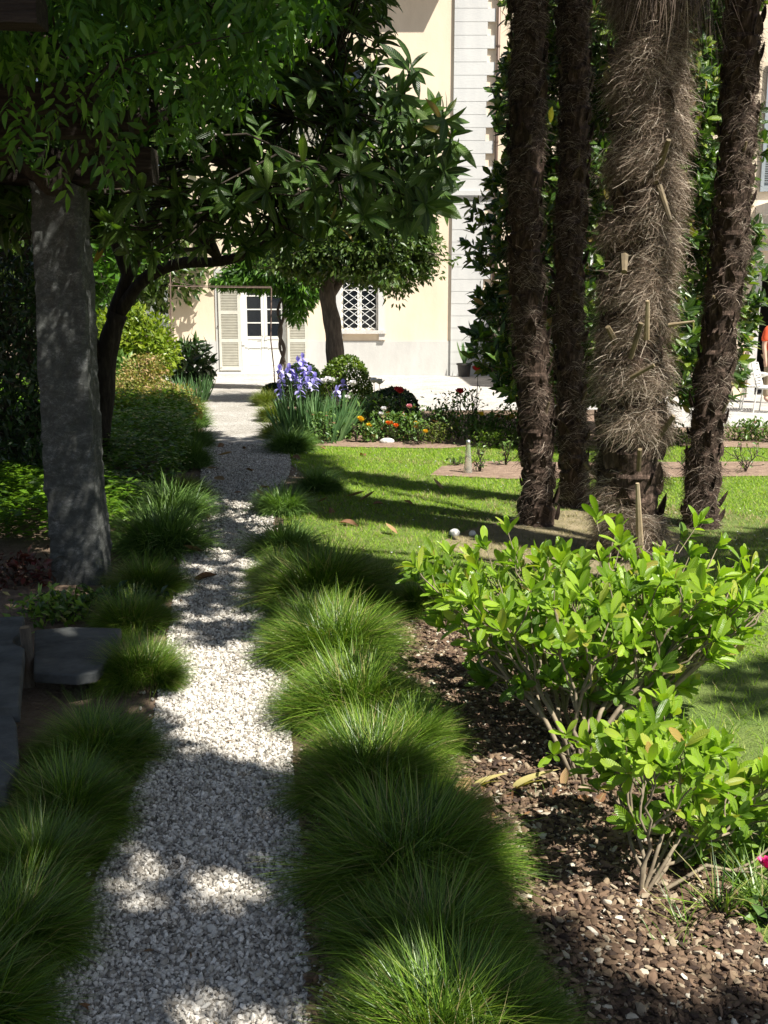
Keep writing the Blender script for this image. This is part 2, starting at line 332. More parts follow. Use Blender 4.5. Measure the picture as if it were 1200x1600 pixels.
for (y0, y1, dens, s0, ok) in [(1.7, 4.2, 15500, .0072, 1), (4.2, 7.5, 8500, .0088, 1), (7.5, 13, 3500, .0105, 0)]:
    P_ = np.array([p for p in PATH]); bb = (P_[:, 0].max()-P_[:, 0].min())*(y1-y0)
    X = scatter(PATH, int(bb*dens), y0, y1); N = len(X)
    sc = s0*(.35+rnd(N)**1.3*.85+.8*(rnd(N) < .06)*rnd(N)); z = .008+sc*.25+rnd(N)*.004
    an = np.stack([sc*(1+.4*rnd(N)), sc*(.75+.3*rnd(N)), sc*(.5+.35*rnd(N))], 1)
    M = randrot(N)*an[:, None, :]
    if ok:
        k = np.array_split(np.arange(N), 5)
        for j, ix in enumerate(k): mb.inst(stone_tpl(j), np.column_stack([X[ix], z[ix]]), M[ix])
    else: mb.inst((OV, [OF], np.zeros((6, 2))), np.column_stack([X, z]), M)
X = np.concatenate([np.array(p)[None]+rn(26, 2)*np.array([.07, .07])+(np.array(q)-np.array(p))[None]*rnd(26)[:, None] for p, q in zip(PATH[:-1], PATH[1:])]); X = X[(X[:, 1] > 1.5) & (X[:, 1] < 13)]; N = len(X); sc = .008*(.5+rnd(N)*.8)
mb.inst(stone_tpl(9), np.column_stack([X, .006+sc*.4]), randrot(N)*np.stack([sc*1.2, sc, sc*.6], 1)[:, None, :])
tag(mb.build('path_gravel', m_stone), 'loose pale crushed gravel covering the garden path', 'gravel', kind='stuff')
# mulch chips and pebbles
mb = MB(); X = scatter(MULCH, 60000, 1.2, 5.6); N = len(X); sc = .003+.0105*rnd(N)**2.2
an = np.stack([sc*(1.1+.9*rnd(N)), sc*(.7+.4*rnd(N)), sc*(.25+.3*rnd(N))], 1)
th = rnd(N)*6.28; ti = rn(N, 2)*.35
Dv = np.stack([np.cos(th), np.sin(th), ti[:, 0]], 1); Nv = np.stack([ti[:, 1], ti[:, 0]*0.5, np.ones(N)], 1)
M = frames(Dv, Nv, an[:, [1, 0, 2]])
for j, ix in enumerate(np.array_split(np.arange(N), 4)): mb.inst(stone_tpl(20+j), np.column_stack([X[ix], .012+sc[ix]*.3+rnd(len(ix))*.008]), M[ix])
tag(mb.build('bark_mulch', m_chip), 'brown bark chips and small pebbles strewn under the bright shrubs', 'mulch', kind='stuff')
mb = MB(); X = scatter(PATH, 900, 1.7, 12); N = len(X); th = rnd(N)*6.28
mb.inst(leaf_t(.3, 2, .2, .3), np.column_stack([X, np.full(N, .022)]), frames(np.stack([np.cos(th), np.sin(th), rn(N)*.15], 1), np.column_stack([rn(N, 2)*.3, np.ones(N)]), .012+.03*rnd(N)**2))
tag(mb.build('path_litter', island('litter', [(0, (.06, .035, .02)), (.6, (.16, .1, .05)), (1, (.3, .24, .13))])), 'small dry leaf scraps and petals scattered on the gravel path', 'litter', kind='stuff')
# ------------------------------------------------------------ lawn blades
def blade_tpl(seg=2, W=.06, curve=.4):
    V = []; U = []
    for i in range(seg+1):
        t = i/seg; wd = W/2*(1-t**1.6*.93); V += [(-wd, t, -curve*t*t), (wd, t, -curve*t*t)]; U += [(0, t), (1, t)]
    return np.array(V, float), [np.array([(2*i, 2*i+1, 2*i+3, 2*i+2) for i in range(seg)])], np.array(U, float)
NOL = [(MULCH), (STRIP), (BED), (STRIP2), (PATH)]
palms_xy = [G(835,820)[:2], G(893,790)[:2], G(985,868)[:2], G(1097,822)[:2]]
def lawn(n, y0, y1, L, W, seg):
    X = scatter(LAWN, n, y0, y1); px, py = proj(X[:, 0], X[:, 1]); X = X[(px > -30) & (px < 1350) & (py < 1700)]
    for q in NOL: X = X[~inpoly(X, q)]
    return X
mbl = MB(); mbd = MB()
for (y0, y1, n, L, W, seg) in [(1.0, 4.5, 60000, .05, .07, 2), (4.5, 8, 150000, .042, .12, 1), (8, 13.3, 170000, .04, .2, 1), (13.3, 18, 30000, .04, .25, 1)]:
    X = lawn(n, y0, y1, L, W, seg); N = len(X)
    nz = np.sin(X[:, 0]*2.3+np.sin(X[:, 1]*1.7)*2)*np.sin(X[:, 1]*2.9+X[:, 0])
    inb = inpoly(X, BARE); X = X[~inb | (rnd(N) < .7)]; N = len(X); nz = np.sin(X[:, 0]*2.3+np.sin(X[:, 1]*1.7)*2)*np.sin(X[:, 1]*2.9+X[:, 0])
    d = np.min([np.hypot(X[:, 0]-p[0], (X[:, 1]-p[1])*1.1) for p in palms_xy], axis=0)
    pdry = inpoly(X, BARE)*.6+np.clip(1.15-d/.85, 0, 1)*.85+np.clip(nz-.45, 0, 1)*.7+.06+np.clip(1-np.hypot(X[:, 0]+.3, X[:, 1]-7.6)/1.2, 0, 1)*.25
    keep = rnd(N) > np.clip(1.1-d/.6, 0, .75); X = X[keep]; pdry = pdry[keep]; N = len(X)
    th = rnd(N)*6.28; ln = L*(.5+.7*rnd(N)); D = np.stack([np.cos(th)*.6, np.sin(th)*.6, .45+.6*rnd(N)], 1)
    M = frames(D, np.stack([-np.cos(th), -np.sin(th), np.full(N, .6)], 1), ln)
    isd = rnd(N) < pdry; P3 = np.column_stack([X, np.full(N, .004)])
    tp = blade_tpl(seg, W, .25); mbl.inst(tp, P3[~isd], M[~isd]); mbd.inst(tp, P3[isd], M[isd])
tag(mbl.build('lawn_grass', m_lawn), 'short bright green grass of the lawn around the palms', 'grass', kind='stuff')
tag(mbd.build('dry_lawn_grass', m_dry), 'thin straw coloured grass at the feet of the palms', 'grass', kind='stuff')
mb = MB(); X = scatter(LAWN, 900, 6.5, 13); 
for q in NOL: X = X[~inpoly(X, q)]
cl = (np.sin(X[:, 0]*3)+np.sin(X[:, 1]*4+X[:, 0]*2)) > .2; X = X[cl]; N = len(X)
pet = tpl_join([tpl_xf(leaf_t(.5, 2, 0, 0), np.array(Matrix.Rotation(a*1.2566, 3, 'Z'))) for a in range(5)])
mb.inst(pet, np.column_stack([X, np.full(N, .045)]), frames(np.column_stack([rn(N, 2), np.zeros(N)]), np.column_stack([rn(N, 2)*.2, np.ones(N)]), np.full(N, .009)))
m_white = mat('white_petal', (.8, .8, .76), .6); tag(mb.build('lawn_daisies', m_white), 'tiny white daisies dotted over the lawn', 'daisies', kind='stuff')
# ------------------------------------------------------------ grass tussocks
def tussock_mesh(name, N, R, L, seg, W, m_, sparse=0):
    mb = MB(); nc = 46; rc = np.sqrt(rnd(nc))*R*.74; tc_ = rnd(nc)*6.283; cc = np.stack([rc*np.cos(tc_), rc*np.sin(tc_)], 1)
    k = RG.integers(0, nc, N); off = rn(N, 2)*R*.085; p = cc[k]+off; o = nrm(off*1.6+cc[k]*.75+rn(N, 2)*.05); r = np.hypot(p[:, 0], p[:, 1])
    lean = np.clip(r/(R*.75), 0, 1)*.5+np.abs(rn(N))*.32+.04
    D = np.stack([o[:, 0]*np.sin(lean), o[:, 1]*np.sin(lean), np.cos(lean)], 1)+rn(N, 3)*.17+np.column_stack([cc[k]*.3/R, np.zeros(N)])
    Nv = np.stack([-o[:, 0], -o[:, 1], np.full(N, .5)], 1)+rn(N, 3)*.3
    ln = L*(.45+.65*rnd(N))*(.7+.5*rnd(nc))[k]*(1.25-.6*np.clip(r/R, 0, 1)**1.5); P = np.column_stack([p, .085*np.clip(1-(r/R)**2, 0, 1)*rnd(N)**.5])
    cu = [.3, .55, .85]
    for j, ix in enumerate(np.array_split(np.arange(N), 3)): mb.inst(blade_tpl(seg, W, cu[j]), P[ix], frames(D[ix], Nv[ix], ln[ix]))
    return mb.build(name, m_)
NR = .35
tA = [tussock_mesh('grass_tussock', 11500, NR, .235, 4, .0175, m_blade) for _ in range(4)]
tB = [tussock_mesh('grass_tussock', 3600, NR, .28, 3, .036, m_blade_blue) for _ in range(2)]
tP = [tussock_mesh('grass_tussock', 3200, NR, .28, 3, .04, m_blade_pale) for _ in range(1)]
TR = [(700,1665,330,'A','front most tussock on the right, sunlit blades reaching the photo edge'),
 (668,1510,290,'A','shaded dark tussock on the right just behind the sunlit front one'),
 (628,1365,310,'A','largest dark tussock in full shade, bulging into the gravel path from the right'),
 (575,1235,230,'A','sunlit bright tussock just behind the largest dark one, right of path'),
 (640,1180,150,'A','tussock leaning over the soil toward the bark mulch, right of path'),
 (555,1125,210,'A','bright tussock in the middle of the sunny stretch, right path edge'),
 (520,1030,180,'A','long bladed sunlit tussock directly in front of the dark broad one'),
 (500,940,200,'A','broad dark green tussock in shade at the near corner of the lawn'),
 (590,930,120,'A','shaded tussock at the right side of the broad dark one, on the lawn edge'),
 (655,955,110,'A','low ragged dark tussock between lawn and the big bright shrub'),
 (448,868,86,'B','small rounded bluish tussock standing upright at the path, right side'),
 (445,800,74,'B','dark small tussock with dry leaves at its foot, right side of path'),
 (497,768,56,'B','pale bluish tussock beside the lawn, right of a dark one'),
 (452,706,66,'B','round dark tussock at the near end of the iris bed'),
 (438,684,50,'P','yellow green tussock in front of the iris clump'),
 (430,658,46,'P','pale yellow tussock beside the iris clump, middle of the far row'),
 (422,634,40,'P','farthest pale tussock on the right, near the box balls')]
TR += [(480,985,130,'A','tussock filling the path edge between the dark broad one and the long bladed one'),(436,905,90,'A','shaded tussock bulging into the path left of the broad dark one')]
TL = [(-75,1610,270,'A','nearest dark tussock on the left, cut by the photo corner'),
 (5,1490,210,'A','left tussock with a patch of sun on its blades'),
 (62,1385,185,'A','dark tussock on the left beside the shadow striped gravel'),
 (102,1292,175,'A','dark broad tussock on the left, in front of the stone slabs'),
 (152,1190,165,'A','shaded tussock on the left just in front of the sunlit one'),
 (208,985,105,'A','dark tussock on the left between the stone pillar foot and the slate slab'),
 (222,1070,130,'A','sunlit tussock on the left beside the dark paving slab'),
 (232,925,125,'A','dark tussock on the left beside the foot of the stone pillar'),
 (256,862,125,'B','round dark tussock on the left where the path is sunny'),
 (268,815,105,'B','bluish tussock on the left with a dry leaf on top'),
 (290,778,52,'P','fine pale tussock on the left below the dark ground cover'),
 (300,732,50,'B','shaded tussock at the path edge of the dark ground cover, near one'),
 (302,698,50,'B','shaded tussock at the path edge of the dark ground cover, middle one'),
 (300,668,46,'B','shaded tussock at the path edge of the dark ground cover, far one'),
 (292,647,50,'P','yellow green tussock on the left where the far path is sunny'),
 (290,627,44,'P','farthest yellow green tussock on the left, below the iris leaves')]
first = {id(o): True for o in tA+tB+tP}
def put_tussock(px, py, wd, kind, label, i):
    src = {'A': tA, 'B': tB, 'P': tP}[kind]; o = src[i % len(src)]
    if not first[id(o)]: o = o.copy(); C.objects.link(o)
    else: first[id(o)] = False
    wd *= 1.0 if py > 900 else (1.15 if py > 760 else 1.05); g = G(px, py); R = wd/2/ppm(g[1]); s = R/NR*1.04*random.uniform(.93, 1.07)
    o.location = (g[0], g[1], .005); o.rotation_euler = (0, 0, random.random()*6.28); hz = 1.0 if kind != 'P' else .9
    o.scale = (s, s*1.05, (max(s*1.1, .7) if py > 760 else 1.0)*hz*(.9+.2*random.random())); tag(o, label, 'grass tussock', 'mondo grass tussocks edging the path')
for i, t in enumerate(TR): put_tussock(*t, i)
for i, t in enumerate(TL): put_tussock(*t, i+1)
# ------------------------------------------------------------ ground cover at left
COV = [G(*p)[:2] for p in [(296,742),(304,700),(300,665),(288,648),(155,640),(-150,645),(-400,700)]]+[np.array([-6.0, 8.2]), np.array([-4.6, 7.0])]+[G(*p)[:2] for p in [(-30,858),(120,862),(190,852),(225,805),(280,775)]]
mb = MB(); X = scatter(COV, 120000); N = len(X)
hgt = .25+.06*np.sin(X[:, 0]*3.1+X[:, 1]*1.3)+.05*np.sin(X[:, 0]*7+X[:, 1]*5.1)+.05*np.sin(X[:, 0]*13+3*np.sin(X[:, 1]*9))
hgt *= 1+.75/(1+np.exp(-(X[:, 1]-9.6)*6)); z = np.maximum(hgt, .05)*(1-.75*rnd(N)**2.2)
th = rnd(N)*6.28; D = np.stack([np.cos(th), np.sin(th), .1+.5*rnd(N)-.1], 1)
mb.inst(leaf_t(.5, 2, .12, .18), np.column_stack([X, z]), frames(D, np.column_stack([rn(N, 2)*.3, np.ones(N)]), .055+.04*rnd(N)))
tag(mb.build('ground_cover', m_cover), 'knee high leafy ground cover filling the bed left of the path', 'ground cover', kind='stuff')
# ------------------------------------------------------------ palms
def palm(gxy, r0, r1, H, nfib, fm, lean, label, big=False, seed=0):
    r = np.random.default_rng(seed); root = empty('windmill_palm', (gxy[0], gxy[1], 0)); tag(root, label, 'palm tree', 'windmill palms on the lawn')
    nz, na = 260, 30; zz = np.linspace(-.02, H, nz)
    def cx(z): return np.stack([lean[0]*z/H+.03*np.sin(z*1.7+seed), lean[1]*z/H+.02*np.cos(z*1.3+seed), z], -1)
    def rad(z): return (r0+(r1-r0)*np.clip(z/H, 0, 1))*(1+.28*np.exp(-z/.16)) if not big else (r0+(r1-r0)*np.clip(z/H, 0, 1))
    ang = np.arange(na)*2*np.pi/na
    V = []
    for i, z in enumerate(zz):
        ph = z*9+ang*1.0; bump = (.22 if not big else .12)*(((z/.15+.12*np.sin(ang*2+z*3+seed)) % 1.0)**1.5)+.08*r.random(na)
        rr = rad(z)*(.8+bump); c = cx(np.array(z)); V.append(np.stack([c[0]+rr*np.cos(ang), c[1]+rr*np.sin(ang), np.full(na, z)], 1))
    i = np.arange(na); j = (i+1) % na; mb = MB()
    mb.add(np.concatenate(V), np.concatenate([np.stack([m*na+i, m*na+j, (m+1)*na+j, (m+1)*na+i], 1) for m in range(nz-1)]))
    # overlapping old leaf bases, in a spiral
    nb = int(H/(.03 if not big else .05)); bt = leaf_t(.75, 4, .3, -.12, .25, .12, .9)
    k = np.arange(nb); zb = .03+k*(H-.1)/nb+r.random(nb)*.03; a = k*2.4+r.random(nb)*.3
    c = cx(zb); R_ = rad(zb)*.86; O = np.stack([np.cos(a), np.sin(a), np.zeros(nb)], 1)
    P = c+O*R_[:, None]; D = O*(.08+.22*r.random(nb))[:, None]+np.array([0, 0, 1.])+r.standard_normal((nb, 3))*.12; sz = (.11 if not big else .15)*(.7+.6*r.random(nb))
    mb.inst(bt, P, frames(D, O, sz)); core = mb.build('trunk', m_palmcore, root)
    # stubs of petioles
    ns = int(4.4*(2.6 if not big else 3.0))
    for q in range(ns):
        z0 = .1+q*4.2/ns+r.random()*.1; aa = q*2.4+.6; o_ = np.array([math.cos(aa), math.sin(aa), 0]); c0 = cx(np.array(z0))+o_*rad(z0)*.85
        L = (.07+.07*r.random()) if not big else (.16+.14*r.random()); up = .9+r.random()*.6
        d_ = nrm(o_*(1 if big else .6)+np.array([0, 0, up])); wd = .012 if not big else .02
        sb = MB(); sb.tube([c0, c0+d_*L*.5, c0+d_*L], [wd*1.5, wd*1.1, wd*.8], 6); sb.build('leaf_stub', m_stub, root)
    # fibres: tufts of curly hair
    N = nfib; nt_ = max(int(H*(34 if not big else 40)), 10); tz = r.random(nt_)*H; tz = tz if big else np.round(tz/.15)*.15+r.normal(0, .018, nt_); ta = r.random(nt_)*6.283
    ti = r.integers(0, nt_, N); z0 = np.clip(tz[ti]+r.standard_normal(N)*.045, 0, H); aa = ta[ti]+r.standard_normal(N)*.3
    O = np.stack([np.cos(aa), np.sin(aa), np.zeros(N)], 1); Tn = np.stack([-np.sin(aa), np.cos(aa), np.zeros(N)], 1)
    P = cx(z0)+O*(rad(z0)*(.84+.14*r.random(N)))[:, None]
    L = (.05+.09*r.random(N)) if not big else (.09+.15*r.random(N)); sgn = np.sign(r.standard_normal(nt_))[ti]*np.where(r.random(N) < .3, -1, 1)
    segs = 5; wv = .0017 if not big else .0015; pts = [P]; d = nrm(O*(.5 if not big else .75)+Tn*(sgn*(.4+.5*r.random(N)))[:, None]+np.array([0, 0, .5])+r.standard_normal((N, 3))*.3)
    for s_ in range(segs):
        d = nrm(d+Tn*(sgn*.28)[:, None]+np.array([0, 0, -.42])+r.standard_normal((N, 3))*(.4 if big else .3)-O*.08); pts.append(pts[-1]+d*(L/segs)[:, None])
    pts = np.stack(pts, 1); side = nrm(np.cross(pts[:, 1]-pts[:, 0], O+1e-3)); V = np.zeros((N, (segs+1)*2, 3))
    for s_ in range(segs+1):
        wq = wv*(1-.6*s_/segs); V[:, 2*s_] = pts[:, s_]-side*wq; V[:, 2*s_+1] = pts[:, s_]+side*wq
    fq = np.array([(2*q, 2*q+1, 2*q+3, 2*q+2) for q in range(segs)]); off = (np.arange(N)*(segs+1)*2)[:, None, None]
    fb = MB(); fb.add(V.reshape(-1, 3), (fq[None]+off).reshape(-1, 4)); fb.build('trunk_fibre', fm, root)
    # crown of fan leaves
    top = cx(np.array(H)); cr = MB(); st = MB(); nl = 22
    seg = leaf_t(.05, 3, .3, .25, .4, .05, .5); fan = tpl_join([tpl_xf(seg, np.array(Matrix.Rotation(math.radians(-125+q*8.6), 3, 'Z'))) for q in range(30)])
    for q in range(nl):
        aa = q*2.4; el = math.radians(75-q/nl*125); o_ = np.array([math.cos(aa)*math.cos(el), math.sin(aa)*math.cos(el), math.sin(el)])
        L = .62+.2*r.random(); e = top+o_*L+np.array([0, 0, -.08]); st.tube([top, top+o_*L*.5, e], [.014, .01, .008], 5)
        nn = np.array([-math.cos(aa)*math.sin(el), -math.sin(aa)*math.sin(el), math.cos(el)])
        cr.inst(fan, [e], frames([o_+np.array([0, 0, -.25])], [nn], np.array([.5+.1*r.random()])))
    st.build('petiole', m_stub, root); cr.build('crown', m_palm, root)
    return root
palm(palms_xy[0], .125, .112, 6.6, 24000, m_fibd, (-.3, .05), 'slim palm trunk, leftmost of the four palms, with a splayed root at its base', seed=1)
palm(palms_xy[1], .122, .118, 6.9, 24000, m_fibd, (-.22, .1), 'slim palm trunk second from the left, standing farthest back', seed=2)
PB = palm(palms_xy[2], .205, .215, 6.9, 110000, m_fib, (-.12, .03), 'thick hairy palm trunk, widest of the four, behind the big bright shrub', True, seed=3)
palm(palms_xy[3], .125, .125, 8.4, 30000, m_fibd, (.22, .05), 'slim dark palm trunk, rightmost of the four, leaning right as it rises', seed=4)
# pale broken leaf stubs on the thick palm
bx, by = palms_xy[2]
for (p0, p1, w0, w1) in [((1000,862),(996,755),.03,.0125),((1010,530),(1012,470),.02,.012),((1045,508),(1085,502),.014,.006),((1030,290),(1048,345),.02,.014),((985,560),(1002,505),.016,.017),((985,590),(1022,570),.014,.013),((998,735),(1000,702),.016,.015),((1020,848),(1045,862),.01,.006),((975,400),(975,425),.03,.02)]:
    sb = MB(); a = Q(*p0, by-.27)-np.array([bx, by, 0]); b = Q(*p1, by-.36)-np.array([bx, by, 0])
    sb.tube([a, (a+b)/2, b], [w0, (w0+w1)/2, w1], 7); sb.build('leaf_stub', m_pstub if w1 < .013 else m_stub, PB)
# drooping dead fibre skirt at the top of the thick palm
sk = MB(); N = 6000; aa = rnd(N)*6.283; z0 = 3.7+rnd(N)*2.1; O = np.stack([np.cos(aa), np.sin(aa), np.zeros(N)], 1); P = np.column_stack([O[:, :2]*.25, z0])
sk.inst(blade_tpl(3, .008, .2), P, frames(O*.3+np.array([0,0,-1.])+rn(N, 3)*.15, O+np.array([0,0,.2]), .35+.35*rnd(N))); sk.build('dead_leaf_skirt', m_fibd, PB)
# ------------------------------------------------------------ generic leafy volumes
def crown_pts(c, r, N, shell=.5, low=-1.0, lumps=0.0):
    d = nrm(rn(int(N*2.2), 3)); d = d[d[:, 2] > low][:N]; k = shell+(1-shell)*rnd(len(d))**.6
    if lumps:
        q = 1+lumps*(np.sin(d[:, 0]*5+c[0])*np.sin(d[:, 1]*5.5+c[1])+.6*np.sin(d[:, 2]*7+d[:, 0]*4)); k = k*q
    return np.array(c)+d*k[:, None]*np.array(r), d
def leafball(mb, c, r, N, tpl, L, shell=.55, low=-1.0, up=.35, droop=0, lumps=.14, clump=None):
    P, d = crown_pts(c, r, N, shell, low, lumps); n_ = len(P)
    D = d*.7+rn(n_, 3)*.7+np.array([0, 0, -droop]); Nv = d*.6+rn(n_, 3)*.5+np.array([0, 0, up])
    mb.inst(tpl, P, frames(D, Nv, L*(.65+.6*rnd(n_)))); return P
def whorls(mb, P, D, n, L, tpl, spread=.9, up=.3, jit=.25):
    """n leaves round each point P, opening about direction D"""
    K = len(P); D = nrm(np.asarray(D, float)); a = nrm(np.cross(D, rn(K, 3))); b = np.cross(D, a)
    for q in range(n):
        th = q*2.4+rnd(K)*.5; sp = spread*(.35+.75*(q+1)/n)+rn(K)*.1
        o = a*np.cos(th)[:, None]+b*np.sin(th)[:, None]
        d = D*np.cos(sp)[:, None]+o*np.sin(sp)[:, None]+rn(K, 3)*jit*.3
        nv = D*np.sin(sp)[:, None]-o*np.cos(sp)[:, None]+np.array([0, 0, up])+rn(K, 3)*jit
        mb.inst(tpl, P+D*((rnd(K)-.5)*L*.5)[:, None], frames(d, nv, L*(.5+.75*rnd(K))))
# ------------------------------------------------------------ bright shrubs at right
def shrub(base, fpts, fdir, label, L=.085, counts=(9, 4, 3), seed=0, nleaf=8, radii=(.0095, .0065, .004, .0025)):
    root = empty('evergreen_shrub', tuple(base)); tag(root, label, 'shrub', 'bright evergreen shrubs in the mulch bed')
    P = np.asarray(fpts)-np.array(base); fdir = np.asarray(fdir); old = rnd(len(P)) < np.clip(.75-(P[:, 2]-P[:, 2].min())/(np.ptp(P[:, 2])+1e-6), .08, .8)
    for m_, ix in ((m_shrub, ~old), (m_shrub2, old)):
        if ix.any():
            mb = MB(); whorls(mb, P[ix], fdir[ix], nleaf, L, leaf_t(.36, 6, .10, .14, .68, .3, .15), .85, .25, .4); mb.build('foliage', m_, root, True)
    st = MB(); branches(st, (0, 0, -.02), P, counts, radii, .52, 6, .05); st.build('stem', m_twig, root, True); return root
b1 = G(905,1225); K = 410
cxx, cyy = .83, 3.75; th = rnd(K)*6.283; rr = rnd(K)**.42; h = rnd(K)**.5
ex = .30+.38*h; ptx = cxx+np.cos(th)*rr*ex*1.12; pty = cyy+np.sin(th)*rr*ex*.85; ptz = .17+.45*h-.1*rr*(1-h)+.045*rn(K)+.03*np.sin(ptx*9+pty*5)
ptz += .05*(ptx-.6)
P = np.stack([ptx, pty, ptz], 1); D = np.stack([(ptx-cxx)*1.1, (pty-cyy)*1.1-.25, np.full(K, .8)], 1)+rn(K, 3)*.2
shrub(b1, P, D, 'large bright green evergreen shrub in front of the thick hairy palm', .083, (16, 5, 3), nleaf=8)
b2 = G(1000,1402); K = 170
cen = np.array([[Q(px, py, 2.75+.12*random.uniform(-1, 1)) for px, py in [(965,1190),(1000,1165),(1055,1150),(1100,1180),(1060,1200),(1130,1235),(1085,1255),(1160,1260),(1190,1215),(1230,1290),(1120,1300),(1180,1340),(1075,1320),(1100,1350),(960,1215),(1010,1250),(1250,1230),(1260,1350),(1150,1300)]]])[0]
P = cen[RG.integers(0, len(cen), K)]+rn(K, 3)*np.array([.035, .1, .03]); D = np.stack([P[:, 0]-b2[0]-.1, P[:, 1]-b2[1]-.4, np.full(K, .55)], 1)+rn(K, 3)*.25
shrub(b2, P, D, 'small bright green shrub with bare splayed stems, nearest the camera at right', .07, (11, 3, 3), nleaf=8, radii=(.0065, .0042, .003, .0018))
b3 = G(880,1190); P = np.array([Q(865,1180,3.1), Q(905,1165,3.15), Q(885,1150,3.2)]); shrub(G(915,1235), P, P-b3+np.array([0,0,.1]), 'low side shoot with three leaf clusters left of the small shrub', .07, (1, 1), nleaf=6, radii=(.008, .005, .003))
# sparse young grass round the small shrub
def tuft(px, py, n, L, label, m_=m_blade):
    g = G(px, py); mb = MB(); th = rnd(n)*6.28; D = np.stack([np.cos(th)*.5, np.sin(th)*.5, .9+0*th], 1)+rn(n, 3)*.2
    mb.inst(blade_tpl(3, .035, .35), rn(n, 3)*np.array([.018, .018, 0]), frames(D, np.stack([-np.cos(th), -np.sin(th), .8+0*th], 1), L*(.5+.7*rnd(n))))
    o = mb.build('grass_tuft', m_); o.location = g; tag(o, label, 'grass tuft', 'small wild grass tufts in the mulch')
for i, (px, py, n, L, lb) in enumerate([(980,1300,14,.1,'small wild grass tuft between the two bright shrubs'),(1070,1450,26,.13,'wild grass tuft in front of the small shrub stems'),(1050,1480,16,.1,'thin grass tuft at the edge of the shade, bottom right'),(1130,1430,50,.16,'grass tuft right of the small shrub stems'),(1190,1420,70,.18,'dense grass tuft at the right edge below the magenta flower'),(1160,1370,60,.17,'grass tuft under the leaves of the small shrub'),(840,1255,10,.08,'tiny green seedling beside the fallen leaves on mulch'),(1120,1180,60,.16,'grass tuft behind the small shrub on the lawn edge'),(1010,1240,40,.14,'grass tuft between the small shrub and the lawn')]):
    tuft(px, py, n, L, lb)
def sunpatch(q):
    k = q[2]*math.cos(EL)/math.sin(EL); x, y = q[0]+SX*k, q[1]+SY*k
    if y < .5: return False
    a, b = proj(x, y); return -60 < a < 320 and 745 < b < 855
# ------------------------------------------------------------ loquat tree
LQ = [(-500,380),(-500,-700),(600,-700),(660,-300),(606,-40),(596,60),(580,120),(600,140),(650,165),(700,185),(700,240),(690,300),(665,345),(600,345),(560,345),(520,365),(470,385),(420,400),(330,385),(230,400),(120,385),(0,350)]
root = empty('loquat_tree', tuple(G(150,742))); tag(root, 'dark loquat tree with long ribbed leaves, arching over the path behind the stone pillar', 'tree')
lb = np.array(root.location); K = 2100; P = []
while len(P) < K:
    pass
    px = random.uniform(-500, 720); py = random.uniform(-700, 400)
    if not inpoly([(px, py)], LQ)[0]: continue
    if py < -150 and random.random() < .6: continue
    if px < -100 and random.random() < .5: continue
    q = Q(px, py, random.uniform(6.1, 8.9) if random.random() < .6 else random.uniform(6.0, 6.7))
    if sunpatch(q):
        q = Q(px, py, random.uniform(7.2, 9.8))
    P.append(q)
for (px, py) in [(640,110),(625,150),(690,190),(705,215),(690,270),(665,320),(560,270),(490,300),(555,240),(650,235),(290,215),(340,290),(220,300),(610,330),(470,260),(420,300)]: P.append(Q(px, py, 6.0+random.uniform(-.15, .15)))
P = np.array(P)-lb; c0 = np.array([-1.0, 7.6, 2.6])-lb; D = nrm(P-c0)+np.array([0, -.35, .25])+rn(len(P), 3)*.35
mb = MB(); lt = leaf_t(.27, 6, .10, .38, .58, .05, .2)
whorls(mb, P, D, 10, .175, lt, 1.3, .3, .5); mb.build('foliage', m_loquat, root, True)
tk = MB()
def limb(mb, pts, r0, r1, org=lb, Y=None, n=10):
    W = smooth_path([np.array(q) for q in pts], 5)-org; rad = np.linspace(r0, r1, len(W))*(1+.06*np.sin(np.arange(len(W))*1.3)); mb.tube(W, rad, n)
Yt = lb[1]
B0 = [G(150,742)-np.array([0,0,.05]), Q(160,640,Yt), Q(170,540,Yt), Q(185,490,Yt)]; limb(tk, B0, .115, .095)
limb(tk, [Q(176,500,Yt), Q(200,430,Yt), Q(235,350,Yt), Q(260,230,Yt), Q(270,60,Yt)], .075, .035)
limb(tk, [Q(185,490,Yt), Q(225,437,Yt-.1), Q(280,412,Yt-.2), Q(345,408,Yt-.4), Q(410,385,Yt-.6), Q(470,320,Yt-.8), Q(540,250,Yt-.9)], .07, .028)
limb(tk, [Q(160,560,Yt), Q(110,500,Yt), Q(55,450,Yt), Q(15,405,Yt), Q(-60,370,Yt), Q(-200,250,Yt)], .09, .04)
limb(tk, [Q(60,455,Yt), Q(45,400,Yt), Q(60,300,Yt), Q(90,150,Yt)], .06, .03)
limb(tk, [Q(200,430,Yt), Q(180,380,Yt), Q(160,300,Yt), Q(150,100,Yt)], .06, .03)
nodes = [Q(260,230,Yt), Q(470,320,Yt-.8), Q(-60,370,Yt), Q(60,300,Yt), Q(160,300,Yt), Q(540,250,Yt-.9), Q(345,408,Yt-.4)]
nd = np.array(nodes)-lb; asg = ((P[:, None]-nd[None])**2).sum(2).argmin(1)
for j in range(len(nd)):
    q = P[asg == j]
    if len(q): branches(tk, nd[j], q, (7, 4), (.03, .016, .007), .55, 5, .06)
tk.build('trunk', m_bark, root, True)
